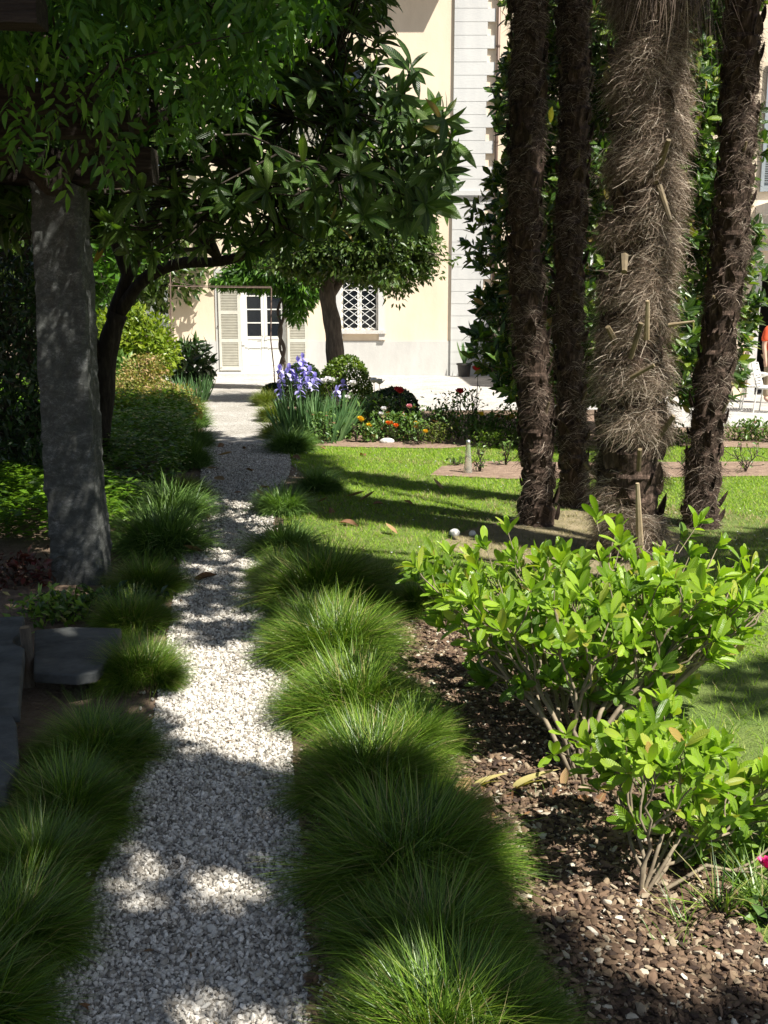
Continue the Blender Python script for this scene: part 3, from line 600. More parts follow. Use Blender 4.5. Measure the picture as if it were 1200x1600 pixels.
# ------------------------------------------------------------ stone pergola with wisteria
pil = G(117,915); root = empty('pergola', (pil[0], pil[1]+.14, 0)); tag(root, 'rustic pergola of dark wooden beams on a rough stone post', 'pergola'); po = np.array(root.location)
def granite(name, W, Dp, H, loc, par):
    nx, nz = 10, 60; r = np.random.default_rng(5); V = []; per = []
    for i in range(4): 
        for j in range(nx):
            t = j/nx; c = [(-1+2*t, -1), (1, -1+2*t), (1-2*t, 1), (-1, 1-2*t)][i]; per.append(c)
    per = np.array(per); m = len(per)
    for k in range(nz+1):
        z = H*k/nz; tp = 1.0-.13*k/nz; n1 = .005*np.sin(z*3+per[:, 0]*2)+.004*np.sin(z*9+per[:, 1]*7+per[:, 0]*5)+r.normal(0, .004, m)
        cor = 1-.045*(np.abs(per[:, 0])*np.abs(per[:, 1]) > .95)
        V.append(np.stack([per[:, 0]*(W/2*tp*cor+n1), per[:, 1]*(Dp/2*tp*cor+n1), np.full(m, z)+.02*(k == nz)*np.sin(per[:, 0]*4)], 1))
    i = np.arange(m); j = (i+1) % m; mb = MB(); mb.add(np.concatenate(V), np.concatenate([np.stack([q*m+i, q*m+j, (q+1)*m+j, (q+1)*m+i], 1) for q in range(nz)]))
    mb.F.append(np.array([np.arange(m)+nz*m])); o = mb.build(name, m_granite, par); o.location = loc; return o
m_granite, n_, l_, p_ = newmat('granite'); tc = n_.new('ShaderNodeTexCoord'); a = n_.new('ShaderNodeTexNoise'); a.inputs['Scale'].default_value = 6; a.inputs['Detail'].default_value = 14; a.inputs['Roughness'].default_value = .93; a.inputs['Distortion'].default_value = .3
mp = n_.new('ShaderNodeMapping'); mp.inputs['Scale'].default_value = (1.6, 1.6, 2.3); mp.inputs['Rotation'].default_value = (.3, .5, .2); l_.new(tc.outputs['Object'], mp.inputs[0]); l_.new(mp.outputs[0], a.inputs['Vector'])
r_ = ramp(n_, [(.38, (.03, .034, .03)), (.52, (.085, .09, .082)), (.66, (.36, .37, .36))]); l_.new(a.outputs[0], r_.inputs[0]); l_.new(r_.outputs[0], p_.inputs['Base Color']); p_.inputs['Roughness'].default_value = .85
b_ = n_.new('ShaderNodeBump'); b_.inputs['Strength'].default_value = 1; b_.inputs['Distance'].default_value = .02; l_.new(a.outputs[0], b_.inputs['Height']); l_.new(b_.outputs[0], p_.inputs['Normal'])
Hp = Q(90,288,pil[1]+.1)[2]; granite('pillar', .318, .26, Hp, (0, 0, 0), root); granite('pillar', .365, .26, Hp, (-2.9, -.2, 0), root)
def beam(px0, px1, py0, py1, Y, th=.13):
    mb = MB(); a = Q(px0, (py0+py1)/2, Y); b = Q(px1, (py0+py1)/2, Y); h_ = (py1-py0)/ppm(Y, a[2]); a[2] = (a[2]+b[2])/2
    n = 16; V = []
    for i in range(n+1):
        x = a[0]+(b[0]-a[0])*i/n; w1 = 1+.05*math.sin(i*1.9+px0); dz = .012*math.sin(i*.8+py0)
        for (sy, sz) in [(-1,-1),(-1,-.3),(-1,.9),(-.7,1),(.8,1),(1,.7),(1,-.8),(.8,-1)]: V.append((x-po[0], a[1]-po[1]+sy*th/2*w1, a[2]+dz+sz*h_/2*w1))
    i = np.arange(8); j = (i+1) % 8; mb.add(V, np.concatenate([np.stack([q*8+i, q*8+j, (q+1)*8+j, (q+1)*8+i], 1) for q in range(n)])); mb.F.append(np.array([np.arange(8)[::-1]])); mb.F.append(np.array([np.arange(8)+n*8]))
    mb.build('beam', m_wood, root)
beam(-900, 242, 232, 286, po[1]+.02, .2)
beam(-1100, 205, 178, 218, po[1]-1.0, .12); beam(-1100, 150, 132, 172, po[1]-1.4, .12); beam(-1500, 66, 2, 46, po[1]-2.4, .12)
for dx in (-.55, -1.7, -2.85):     # side rails that carry the cross beams
    mb = MB(); mb.bb(dx-.06, dx+.06, -3.2, 1.6, Hp+.2, Hp+.32); mb.build('rafter', m_wood, root)
# wisteria on the pergola
wr = empty('wisteria_vine', tuple(po+np.array([-.35, -.1, 0]))); tag(wr, 'wisteria vine with gnarled stem trained over the dark pergola beams', 'climbing plant'); wo = np.array(wr.location)
lf = leaf_t(.34, 3, .1, .35, .4, .03, .2); parts = []
for q in range(7):
    s_ = 1 if q % 2 else -1; y = .15+.13*q
    parts.append(tpl_xf(lf, np.array(Matrix.Rotation(-s_*1.05, 3, 'Z') @ Matrix.Rotation(-.35, 3, 'X'))*.42, (0, y, -.25*y*y)))
parts.append(tpl_xf(lf, np.array(Matrix.Rotation(-.5, 3, 'X'))*.45, (0, 1.0, -.25))); pinn = tpl_join(parts)
P = []
while len(P) < 2300:
    px = random.uniform(-300, 500); py = random.uniform(-500, 235); Y = random.uniform(3.9, 5.6)
    if py > 235-max(0, (px-160))*.45 or (px > 430 and py > 40): continue
    if py > 110 and px < 260 and random.random() < .75: Y += 1.9
    q = Q(px, py, Y)
    if sunpatch(q) and random.random() < .9: continue
    P.append(q)
P = np.array(P)-wo; N = len(P); th = rnd(N)*6.28; D = np.stack([np.cos(th), np.sin(th), -.75+.5*rn(N)], 1)
mb = MB(); mb.inst(pinn, P, frames(D, np.array([0,0,1.])+rn(N, 3)*.4, .13+.07*rnd(N))); mb.build('foliage', m_wist, wr)
sv = MB(); limb(sv, [G(40,900)+np.array([-.3,.1,0]), Q(-60,700,po[1]-.05), Q(-40,450,po[1]-.1), Q(-10,255,po[1]-.2), Q(50,262,po[1]-.22), Q(85,292,po[1]-.16), Q(130,230,po[1]-.2), Q(250,180,po[1]-.6)], .06, .05, wo)
limb(sv, [Q(-40,300,po[1]-.2), Q(30,215,po[1]-.7), Q(160,120,po[1]-1), Q(300,60,po[1]-1)], .035, .02, wo)
branches(sv, Q(130,120,po[1]-1)-wo, P[::9], (8, 4), (.014, .007, .003), .6, 4, .08); sv.build('stem', m_bark, wr, True)
# ------------------------------------------------------------ magnolia
mo = G(960,645); mo[1] = 13.6; mo[0] = 3.05; root = empty('magnolia_tree', tuple(mo)); tag(root, 'tall glossy magnolia tree behind the palm trunks, leafy almost to the ground', 'tree')
P = []; 
while len(P) < 4800:
    z = random.uniform(.55, 6.9)
    R = 2.0*min(1, (z+.3)/1.6)**.5*(1-.055*z)*(1 if z < 5.8 else .75-.5*(z-5.8)); a = random.random()*6.283; k = math.sqrt(random.uniform(.45, 1))*(1+.10*math.sin(a*5+z*2.1)+.09*math.sin(z*4+a*3))
    p = np.array([math.cos(a)*R*k, math.sin(a)*R*k, z]); wx = proj(p[0]+mo[0], p[1]+mo[1], z)
    P.append(p)
P = np.array(P); D = nrm(P*np.array([1, 1, 0]))+np.array([0, -.1, .5])+rn(len(P), 3)*.35
mb = MB(); whorls(mb, P, D, 8, .17, leaf_t(.42, 3, .1, .12, .55, .06, .15), 1.1, .3, .25); mb.build('foliage', m_magn, root, True)
tk = MB(); tk.tube(smooth_path([(0,0,-.05),(.05,0,1.5),(-.04,.05,4),(0,0,6.6)], 6), np.linspace(.17, .04, 19), 10)
for z in np.linspace(.7, 6, 11):
    q = P[np.abs(P[:, 2]-z-.3) < .32]
    if len(q): branches(tk, (0, 0, z), q[::4], (6, 3), (.03, .014, .006), .55, 4, .05)
tk.build('trunk', m_bark2, root, True)
# ------------------------------------------------------------ small trees and shrubs further back
def ballplant(name, label, cat, base, balls, tpl, L, m_, trunk=None, tm=None, r=(.02, .01, .005), counts=(6, 4), group=None, up=.35, droop=0, shell=.5, every=14, lumps=.16):
    root = empty(name, tuple(base)); tag(root, label, cat, group); base = np.array(base); mb = MB(); P = []
    for (c, rad, N) in balls: P.append(leafball(mb, np.array(c)-base, rad, N, tpl, L, shell, -1, up, droop, lumps))
    P = np.concatenate(P); mb.build('foliage' if not trunk else 'crown', m_, root)
    st = MB(); b0 = np.array([0, 0, 0.])
    if trunk is not None:
        for (pts, r0, r1) in trunk: limb(st, pts, r0, r1, base)
        b0 = np.array(trunk[0][0][-1])-base
    branches(st, b0, P[::every], counts, r, .5, 4, .06); st.build('trunk' if trunk else 'stem', tm or m_dtwig, root, True); return root
sl_ = leaf_t(.42, 2, .12, .12)
Yc = 19.5; b = Q(527,600,Yc); b[2] = 0
ballplant('round_crown_tree', 'tree with stout leaning trunk and dense small leaves in front of the lattice window', 'tree', b,
 [(Q(590,372,Yc-.2), (1.05, 1.0, .88), 8500), (Q(480,350,Yc), (.9, .9, .8), 4500), (Q(545,290,Yc), (1.2, 1.1, .9), 3000), (Q(470,400,Yc-.3), (.7, .6, .45), 3500), (Q(600,410,Yc-.4), (.8, .6, .45), 3500), (Q(530,400,Yc-.5), (.9, .6, .4), 3500), (Q(625,355,Yc-.3), (.6, .6, .6), 3200), (Q(575,330,Yc-.2), (.9, .6, .5), 3000), (Q(655,400,Yc-.2), (.3, .4, .4), 1200), (Q(640,345,Yc-.2), (.4,.5,.45), 1200)], sl_, .125, m_citrus,
 [([b-np.array([0,0,.05]), Q(524,560,Yc), Q(520,510,Yc), Q(512,465,Yc), Q(515,430,Yc)], .19, .15), ([Q(513,465,Yc), Q(540,430,Yc), Q(575,395,Yc)], .1, .05), ([Q(513,460,Yc), Q(500,420,Yc), Q(480,380,Yc)], .09, .05)], m_bark2, (.06, .03, .01), (7, 4), every=30, lumps=.42, shell=.3, droop=.35)
Yw = 23.5; b = Q(436,602,Yw); b[2] = 0
wl = tpl_xf(leaf_t(.3, 2, .1, .3, .4), np.eye(3))
ballplant('wisteria_standard', 'small wisteria tree with twisted stem and drooping leaves in front of the door', 'tree', b,
 [(Q(425,425,Yw), (.95, .8, .42), 3600), (Q(468,440,Yw-.3), (.5, .5, .55), 1800), (Q(385,430,Yw), (.55, .5, .3), 1300), (Q(420,395,Yw), (.8, .7, .4), 1500), (Q(462,480,Yw-.2), (.2, .3, .4), 300), (Q(355,440,Yw), (.4,.4,.12), 350)], wl, .2, m_wist,
 [([b, Q(438,575,Yw), Q(444,545,Yw), Q(436,520,Yw), Q(444,490,Yw), Q(440,455,Yw)], .05, .035), ([b+np.array([.06,0,0]), Q(445,570,Yw), Q(437,542,Yw), Q(440,515,Yw), Q(434,485,Yw), Q(446,455,Yw)], .035, .03)], m_bark2, (.03, .015, .008), (6, 3), droop=.9, up=.1, every=25)
b = G(205,610); 
ballplant('yellow_green_shrub', 'tall yellow green shrub in sun, left of the door', 'shrub', (G(205,625)),
 [(Q(215,540,17), (.62, .55, .55), 2600), (Q(180,525,17.1), (.4, .4, .45), 1100), (Q(245,555,16.9), (.35, .4, .4), 900), (Q(205,500,17.1), (.25, .25, .25), 350)], leaf_t(.42, 2, .12, .12), .11, m_yelsh, every=14)
ballplant('broad_leaf_shrub', 'dark green broad leaved shrub standing against the house wall left of the door', 'shrub', G(295,600),
 [(Q(297,570,25), (.55, .5, .5), 420)], leaf_t(.3, 3, .1, .3), .34, m_dark, every=10)
ballplant('azalea_shrub', 'olive and pinkish azalea with pale bare branches, above the shaded ground cover', 'shrub', G(215,655),
 [(Q(200,615,14.6), (.5, .5, .3), 2800), (Q(250,625,14.4), (.45, .5, .25), 2400), (Q(225,580,14.8), (.35, .3, .25), 1500), (Q(170,625,14.5), (.35, .4, .25), 1300), (Q(285,640,14.2), (.28, .35, .2), 1000)], leaf_t(.5, 2, .1, .1), .05, m_azal, tm=m_twig, r=(.018, .01, .005), every=35, counts=(7, 4))
ballplant('laurel_shrub', 'tall dark laurel filling the left edge behind the stone pillar', 'shrub', G(10,760),
 [(Q(5,560,9.2), (.75, .8, .95), 2600), (Q(-20,480,9.3), (.7, .7, .5), 1500), (Q(30,660,9.1), (.5, .5, .5), 1300), (Q(-150,550,9.4), (.9, .8, 1.1), 2200)], leaf_t(.36, 2, .12, .15), .1, m_dark, every=25)
ballplant('leafy_shrub', 'mid green shrub below the yellow green one, behind the pillar', 'shrub', G(175,628), [(Q(178,590,16), (.35, .4, .35), 700)], leaf_t(.45, 2, .12, .2), .13, m_rose, every=14)
# trees filling the back left
for i, (px, Y, zc, r3, N, lab) in enumerate([(205,30,4.6,(2.6,2,2.6),3800,'green tree left of the house corner, seen above the yellow green shrub'),(60,26,4.2,(3,2,2.8),3600,'green tree far behind the stone pillar'),(-120,22,4.5,(3,2,3),3000,'green tree at the far left behind the laurel'),(140,38,6,(4,2.5,5),3200,'tall tree behind the left corner of the house')]):
    c = Q(px, 500, Y); b = np.array([c[0], Y, 0.])
    ballplant('garden_tree', lab, 'tree', b, [((c[0], Y, zc), r3, N), ((c[0]+.8, Y-.6, zc-1.4), (r3[0]*.6, r3[1]*.7, r3[2]*.5), N//2)], sl_, .3, m_citrus if i != 1 else m_wist, [([b, b+np.array([.1, 0, 1.2]), b+np.array([0, .1, zc*.6])], .17, .12)], m_bark, (.07, .04, .015), (6, 4), every=60)
# dense hedge closing the garden left of the house
mb = MB(); N = 14000; P = np.stack([-25+rnd(N)*16.2, 31+rnd(N)*1.2, rnd(N)*3.4], 1); mb.inst(sl_, P, frames(rn(N, 3), rn(N, 3)+np.array([0,-.6,.3]), .2+.12*rnd(N)))
hd = mb.build('tall_hedge', m_dark); tag(hd, 'tall dark hedge closing the garden left of the house', 'hedge')
# box balls
def boxball(px, py, wpx, Y, hr, label, m_):
    c = Q(px, py, Y); R = wpx/2/ppm(Y); c[2] = 0; H = R*hr; root = empty('box_ball', tuple(c)); tag(root, label, 'clipped shrub', 'clipped box balls beside the iris bed')
    mb = MB(); N = 7000; P, d = crown_pts((0, 0, H*.35), (R, R, H*.65), N, .9, -.75, .03); n_ = len(P)
    mb.inst(leaf_t(.75, 2, .1, .1), P, frames(rn(n_, 3)+d*.3, d+rn(n_, 3)*.5, np.full(n_, .045)*(.7+.6*rnd(n_)))); mb.build('foliage', m_, root)
    st = MB(); branches(st, (0, 0, 0), P[::90]*.9, (5, 4), (.025, .012, .006), .5, 4, .05); st.build('stem', m_dtwig, root)
boxball(540, 625, 84, 16.8, 2.25, 'sunlit round clipped box ball at the foot of the leaning tree', m_box)
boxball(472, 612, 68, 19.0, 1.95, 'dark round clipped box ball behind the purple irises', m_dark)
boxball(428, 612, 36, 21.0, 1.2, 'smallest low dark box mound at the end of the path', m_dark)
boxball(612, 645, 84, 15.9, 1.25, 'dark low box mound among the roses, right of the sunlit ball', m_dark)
# ------------------------------------------------------------ flower bed
def iris(px, py, wpx, nl, blooms, label, hgt=.62):
    g = G(px, py); root = empty('iris_clump', tuple(g)); tag(root, label, 'iris', 'iris plants'); mb = MB(); W = wpx/ppm(g[1])/2
    P = np.column_stack([(rnd(nl)*2-1)*W*.75, rn(nl)*.16, np.zeros(nl)]); D = np.column_stack([P[:, 0]*.5/W+rn(nl)*.2, rn(nl)*.2-.1, np.ones(nl)])
    mb.inst(leaf_t(.055, 5, .25, .12, .3, .03, .8), P, frames(D, np.column_stack([rn(nl), -np.ones(nl), np.zeros(nl)]), hgt*(.6+.55*rnd(nl)))); mb.build('leaves', m_iris, root)
    for (bx_, by_) in blooms:
        q = Q(bx_, by_, g[1]+random.uniform(-.1, .15))-g; st = MB(); st.tube([(q[0]*.7, q[1], 0), (q[0]*.85, q[1], q[2]*.5), q], [.007, .006, .005], 5); s_ = st.build('stalk', m_iris, root)
        bm_ = MB(); pt = leaf_t(.75, 3, .12, .5, .6, .3, .2); pu = leaf_t(.7, 3, -.15, -.35, .6, .3, .2)
        for a in range(3):
            t1 = a*2.094+random.random(); d1 = np.array([[math.cos(t1)*.55, math.sin(t1)*.55, 1]]); bm_.inst(pu, [q], frames(d1, [[-math.cos(t1), -math.sin(t1), .4]], [.075]))
            t1 += 1.047; d1 = np.array([[math.cos(t1), math.sin(t1), -.15]]); bm_.inst(pt, [q], frames(d1, [[0, 0, 1]], [.085]))
            bm_.inst(pt, [q+np.array([.02, 0, -.07])], frames(d1+np.array([0, 0, .2]), [[0, 0, 1]], [.06]))
        bm_.build('bloom', m_irisb if (bx_*7+by_) % 3 else m_irisp, root)
m_irisb = foliage('iris_petal', [(0, (.3, .26, .68)), (1, (.5, .46, .85))], .35, .5, .3, tint=(1, 1, 1.1))
m_irisp = foliage('pale_iris_petal', [(0, (.45, .42, .85)), (1, (.66, .62, .9))], .35, .5, .3, tint=(1, 1, 1.1))
iris(490, 688, 120, 330, [(437,578),(440,592),(436,607),(438,621),(452,576),(458,585),(449,583),(472,573),(476,588),(470,600),(468,610),(484,580),(492,590),(489,600),(466,565),(473,560),(462,592),(480,597)], 'large clump of purple bearded irises with sword leaves beside the path')
iris(540, 672, 60, 90, [(536,600),(527,610),(524,617)], 'small iris clump with pale lilac flowers, right of the large purple one', .5)
iris(300, 628, 60, 120, [], 'iris leaves without flowers on the left of the path near the house', .55)
iris(250, 650, 40, 40, [], 'few iris leaves standing between azalea twigs, left of path', .45)
def bloom_mesh(q, R, m_, parent, n=16, name='bloom'):
    b_ = MB(); pt = leaf_t(.9, 2, .2, -.5, .65, .5, .3)
    for a in range(n):
        th = a*2.4; t = (a+.5)/n; el = 1.35-1.35*t; d = [[math.cos(th)*math.cos(el), math.sin(th)*math.cos(el), math.sin(el)]]
        b_.inst(pt, [np.array(q)-np.array([0, 0, R*.3])], frames(d, [[-math.cos(th)*.8, -math.sin(th)*.8, .6]], [R*(.75+.35*t)]))
    return b_.build(name, m_, parent)
m_red = mat('red_petal', (.5, .012, .02), .5); m_orange = mat('orange_petal', (.8, .16, .01), .5); m_yel = mat('yellow_petal', (.8, .5, .02), .5)
m_salm = mat('salmon_petal', (.8, .2, .13), .5); m_wp = mat('white_peony_petal', (.82, .8, .8), .6); m_mag = mat('magenta_petal', (.45, .01, .12), .5)
def flowerbush(name, label, cat, px, py, wpx, hpx, N, blooms, m_b, R=.05, L=.05, m_l=m_rose, group=None, nst=7):
    g = G(px, py); root = empty(name, tuple(g)); tag(root, label, cat, group); k = ppm(g[1]); W = wpx/k/2; H = hpx/k
    P = np.column_stack([rn(N)*W*.5, rn(N)*W*.45, H*(.12+.85*rnd(N))]); mb = MB()
    mb.inst(leaf_t(.5, 2, .12, .2), P, frames(rn(N, 3)+np.array([0,0,.1]), rn(N, 3)*.5+np.array([0,-.2,1.]), L*(.6+.7*rnd(N)))); mb.build('foliage', m_l, root)
    st = MB(); branches(st, (0, 0, 0), P[::max(1, N//26)], (5, 3), (.007, .005, .003), .5, 4, .05)
    tips = [Q(bx_, by_, g[1]+random.uniform(-.1, .1))-g for bx_, by_ in blooms]
    for q in tips: st.tube([(0, 0, 0), (q[0]*.5+.02, q[1]*.5, q[2]*.55), q], [.006, .005, .004], 4)
    st.build('stem', m_dtwig, root)
    for q in tips: bloom_mesh(q, R, m_b, root)
flowerbush('peony', 'dark leaved peony with white flowers between the box balls', 'peony', 538, 686, 50, 50, 200, [(513,594),(552,600),(543,623),(506,597),(519,596)], m_wp, .075, .09, group='white peonies')
flowerbush('peony', 'dark leaved peony with a white flower right of the sunlit box ball', 'peony', 585, 676, 80, 56, 420, [(584,596),(593,598)], m_wp, .085, .1, group='white peonies')
flowerbush('rose_bush', 'rose bush with one dark red flower just right of the box mound', 'rose', 622, 680, 50, 66, 150, [(622,610),(625,612)], m_red, .08, .06)
flowerbush('rose_bush', 'tall rose bush with one red flower at its top, behind the ribbed bottle', 'rose', 716, 688, 80, 78, 420, [(719,613)], m_red, .085, .065)
flowerbush('rose_bush', 'lanky rose with a large crimson bud reaching up to the magnolia', 'rose', 738, 690, 20, 100, 30, [(747,578)], m_red, .1, .055)
flowerbush('rose_bush', 'rose bush with yellow flowers left of the palm trunks', 'rose', 796, 690, 60, 60, 240, [(798,652),(793,655)], m_yel, .065, .055)
flowerbush('rose_bush', 'rose bush with a salmon flower seen between the two left palms', 'rose', 863, 690, 40, 66, 200, [(862,626),(864,632)], m_salm, .085, .055)
flowerbush('rose_bush', 'leafy rose bush with reddish young shoots and no flower, centre of the bed', 'rose', 668, 690, 60, 60, 220, [], m_red, .05, .055)
flowerbush('marigold', 'orange marigold with the upper flower at the edge of the shade', 'marigold', 606, 682, 20, 30, 60, [(606,647)], m_orange, .055, .04, group='orange and yellow marigolds')
flowerbush('marigold', 'pair of orange marigold flowers low in the bed', 'marigold', 614, 692, 26, 26, 90, [(611,662),(619,666),(607,662)], m_orange, .055, .04, group='orange and yellow marigolds')
flowerbush('marigold', 'yellow orange marigold standing alone in front of the iris', 'marigold', 556, 692, 22, 34, 50, [(563,655),(565,657)], m_yel, .06, .04, group='orange and yellow marigolds')
flowerbush('marigold', 'yellow marigold right of the orange ones', 'marigold', 633, 688, 26, 34, 100, [(630,652)], m_yel, .06, .045, group='orange and yellow marigolds')
flowerbush('marigold', 'tall marigold with three yellow flowers in front of the rose bushes', 'marigold', 652, 696, 30, 40, 140, [(651,662),(650,668),(665,675)], m_yel, .05, .045, group='orange and yellow marigolds')
flowerbush('white_violet', 'low plant with white petals beside the marigolds', 'flower', 580, 672, 24, 12, 20, [(570,652),(583,654)], m_wp, .06, .04)
flowerbush('seedling', 'leafy seedling in front of the iris leaves', 'plant', 505, 694, 50, 50, 260, [], m_wp, .05, .055)
flowerbush('feathery_shrub', 'low feathery light green plant between rose bushes', 'plant', 683, 694, 50, 36, 420, [], m_wp, .05, .035, m_l=m_blade_pale)
m_pink = mat('pink_petal', (.75, .3, .35), .5)
for (px, py, w_, h_, N, bl, m_, lab) in [(605,688,60,44,420,[(600,640),(596,648)],m_wp,'leafy rose bush with small white flowers just right of the iris leaves'),(640,690,60,46,520,[(640,636)],m_pink,'full rose bush with a pink flower left of the reddish young shoots'),(690,690,56,54,520,[],m_red,'dense green rose bush without flowers left of the tall red rose'),(745,692,60,50,520,[(752,648)],m_yel,'rose bush with a pale yellow flower right of the tall red rose'),(775,690,50,46,420,[(778,652)],m_orange,'rose bush with an orange flower beside the yellow roses'),(820,690,50,50,420,[],m_red,'green rose bush half hidden by the leftmost palm'),(575,692,30,30,220,[(577,666)],m_yel,'small leafy plant with one yellow flower at the front edge of the bed'),(885,690,50,50,360,[],m_red,'green rose bush between the two left palms'),(1175,690,50,36,320,[],m_red,'green rose bush right of the rightmost palm'),(1040,692,50,40,320,[(1046,655)],m_pink,'rose bush with a pink flower beside the thick palm')]:
    flowerbush('rose_bush', lab, 'rose', px, py, w_, h_, N, bl, m_, .06, .06)
for i, (px, py, w_, h_, lab) in enumerate([(765,700,60,28,'low green edging plant behind the ribbed bottle'),(815,698,50,26,'low green edging plant left of the leftmost palm'),(1060,696,60,28,'low edging plant seen between the thick and right palms'),(1150,690,60,30,'low edging plant right of the rightmost palm'),(1205,692,40,30,'low edging plant at the right photo edge'),(900,698,40,26,'low edging plant between the middle palms')]):
    flowerbush('edging_plant', lab, 'plant', px, py, w_, h_, 420, [], m_wp, .05, .04, m_l=m_box, group='low edging plants along the rose bed')
for i, (px, py, w_, h_, N, lab) in enumerate([(750,738,30,42,50,'young rose with few leaves right of the ribbed bottle'),(790,728,26,40,70,'young rose left of the leftmost palm, in the lower strip'),(712,728,30,16,30,'tiny rose shoot at the left tip of the lower strip'),(1165,738,60,50,45,'bare young rose right of the rightmost palm'),(1070,735,30,30,30,'small young rose between the thick and right palms'),(940,740,30,36,50,'young rose half hidden behind the thick palm')]):
    flowerbush('young_rose', lab, 'rose', px, py, w_, h_, N, [], m_wp, .05, .045, group='young roses in the lower strip')
flowerbush('dark_red_plant', 'dark reddish leafed plant in shade left of the stone pillar', 'plant', 30, 915, 110, 50, 260, [], m_wp, .05, .06, m_l=mat('red_leaf', (.09, .008, .008), .5, col2=(.04,.03,.01), noise=20))
flowerbush('small_dark_plant', 'low dark leafy plant beside the base of the stone pillar', 'plant', 200, 960, 110, 40, 260, [], m_wp, .05, .06, m_l=m_dark)
flowerbush('small_dark_plant', 'low shaded weeds in front of the stone pillar', 'plant', 105, 965, 150, 36, 420, [], m_wp, .05, .06, m_l=m_blade)
flowerbush('magenta_flower', 'magenta flower at the right edge of the photo', 'flower', 1205, 1450, 50, 60, 40, [(1199,1352)], m_mag, .028, .045)
# pot with aloe, ribbed bottle, stones
g = Q(725,600,28.9); g[2] = 0; root = empty('potted_aloe', tuple(g)); tag(root, 'potted aloe standing against the quoined corner of the house', 'potted plant')
mb = MB(); mb.lathe([(0.001,.0),(.16,.0),(.2,.34),(.23,.34),(.23,.39),(.19,.39),(.19,.36),(0.001,.34)]); mb.build('pot', mat('dark_pot', (.05,.045,.04), .7), root)
mb = MB(); N = 9; th = np.arange(N)*.9; mb.inst(leaf_t(.16, 4, .3, -.25, .25, .05, .9), np.tile([0,0,.35], (N, 1)), frames(np.stack([np.cos(th)*.7, np.sin(th)*.7, np.ones(N)], 1), np.stack([-np.cos(th), -np.sin(th), np.full(N, .7)], 1), .6+.15*rnd(N))); mb.build('leaves', m_iris, root)
g = G(731,740); root = empty('ribbed_bottle', tuple(g)); root.scale = (.85, .85, .85); tag(root, 'clear ribbed plastic cone with a silvery cap in the young rose strip', 'bottle')
mb = MB(); prof = [(.055, 0)]+[(.055-.03*(t/24)+.003*(t % 2), .012+t*.0145) for t in range(24)]+[(.02, .37), (.02, .38)]; mb.lathe(prof, n=20); m_pl, n_, l_, p_ = newmat('clear_plastic'); p_.inputs['Base Color'].default_value = (.75,.76,.68,1); p_.inputs['Roughness'].default_value = .25; p_.inputs['Transmission Weight'].default_value = .8; mb.build('cone', m_pl, root, True)
mb = MB(); mb.lathe([(.001,.375),(.026,.376),(.026,.4),(.022,.42),(.001,.425)], n=18); mb.build('cap', mat('silver_cap', (.6,.62,.66), .35, .8), root, True)
m_rock = mat('white_rock', (.55,.54,.5), .8, col2=(.78,.77,.74), noise=12, bump=.6, bscale=25)
for (px, py, wpx, hpx, lab) in [(710,838,24,.8,'white rock on the lawn, leftmost of three near the palm'),(738,838,14,1.1,'small white rock between two larger ones near the palm'),(756,833,16,.7,'white rock on the lawn nearest the leftmost palm'),(604,693,30,.45,'flat white stone at the front edge of the flower bed'),(1012,699,14,.7,'pale stone seen right of the thick palm trunk')]:
    g = G(px, py); R = wpx/2/ppm(g[1]); mb = MB(); r = np.random.default_rng(px)
    me_v = IV*(1+r.uniform(-.15, .15, (12, 1)))*np.array([R, R*.8, R*hpx]); mb.add(me_v, IF); o = mb.build('white_stone', m_rock, None, True); o.location = (g[0], g[1], R*hpx*.55); o.modifiers.new('s', 'SUBSURF').levels = 2; o.modifiers['s'].render_levels = 2
    tag(o, lab, 'stone')
# ------------------------------------------------------------ fallen leaves
m_dead = foliage('dead_leaf', [(0, (.12, .05, .02)), (1, (.3, .16, .08))], .15, .6, .3, vein=.4); m_dead2 = foliage('tan_dead_leaf', [(0, (.33, .2, .1)), (1, (.42, .28, .14))], .15, .6, .3, vein=.4)
m_wilt = foliage('wilted_leaf', [(0, (.42, .38, .14)), (1, (.5, .42, .18))], .3, .45, .4)
dl = []
for v, (cu, m_, fo) in enumerate([(.35, m_dead, .35), (-.3, m_dead2, .3), (.5, m_dead, -.3)]):
    mb = MB(); mb.inst(leaf_t(.42, 6, fo, cu, .5, .05, .15), [[0, -.5, .09]], np.eye(3)[None]); dl.append(mb.build('fallen_leaf', m_, None, True))
used = set()
def fallen(px, py, L, v, lab, grp):
    o = dl[v]
    if v in used: o = o.copy(); C.objects.link(o)
    used.add(v); g = G(px, py); o.location = (g[0], g[1], .012+L*.05); o.scale = (L, L, L); o.rotation_euler = (random.uniform(-.3, .3), random.uniform(-.5, .5), random.random()*6.28); tag(o, lab, 'fallen leaf', grp)
pathl = [(385,702),(352,716),(376,722),(462,718),(392,738),(346,757),(415,765),(405,782),(327,812),(302,872),(316,910),(345,700),(332,738),(365,771),(380,752),(300,795)]
ORD = ['first','second','third','fourth','fifth','sixth','seventh','eighth','ninth','tenth','eleventh','twelfth','thirteenth','fourteenth','fifteenth','sixteenth','seventeenth','eighteenth','nineteenth','twentieth']
pathl.sort(key=lambda q: -q[1])
for i, (px, py) in enumerate(pathl): fallen(px, py, .12+.08*random.random(), i % 3, ORD[i]+' dry leaf on the shaded far gravel path, counting away from the viewer', 'dry leaves on the gravel path')
lawnl = [(482,698),(505,703),(567,713),(520,803),(488,803),(505,788),(610,836),(566,882),(590,887),(618,891),(575,785),(592,790),(556,781),(682,765),(640,790),(545,822)]
lawnl.sort(key=lambda q: q[0])
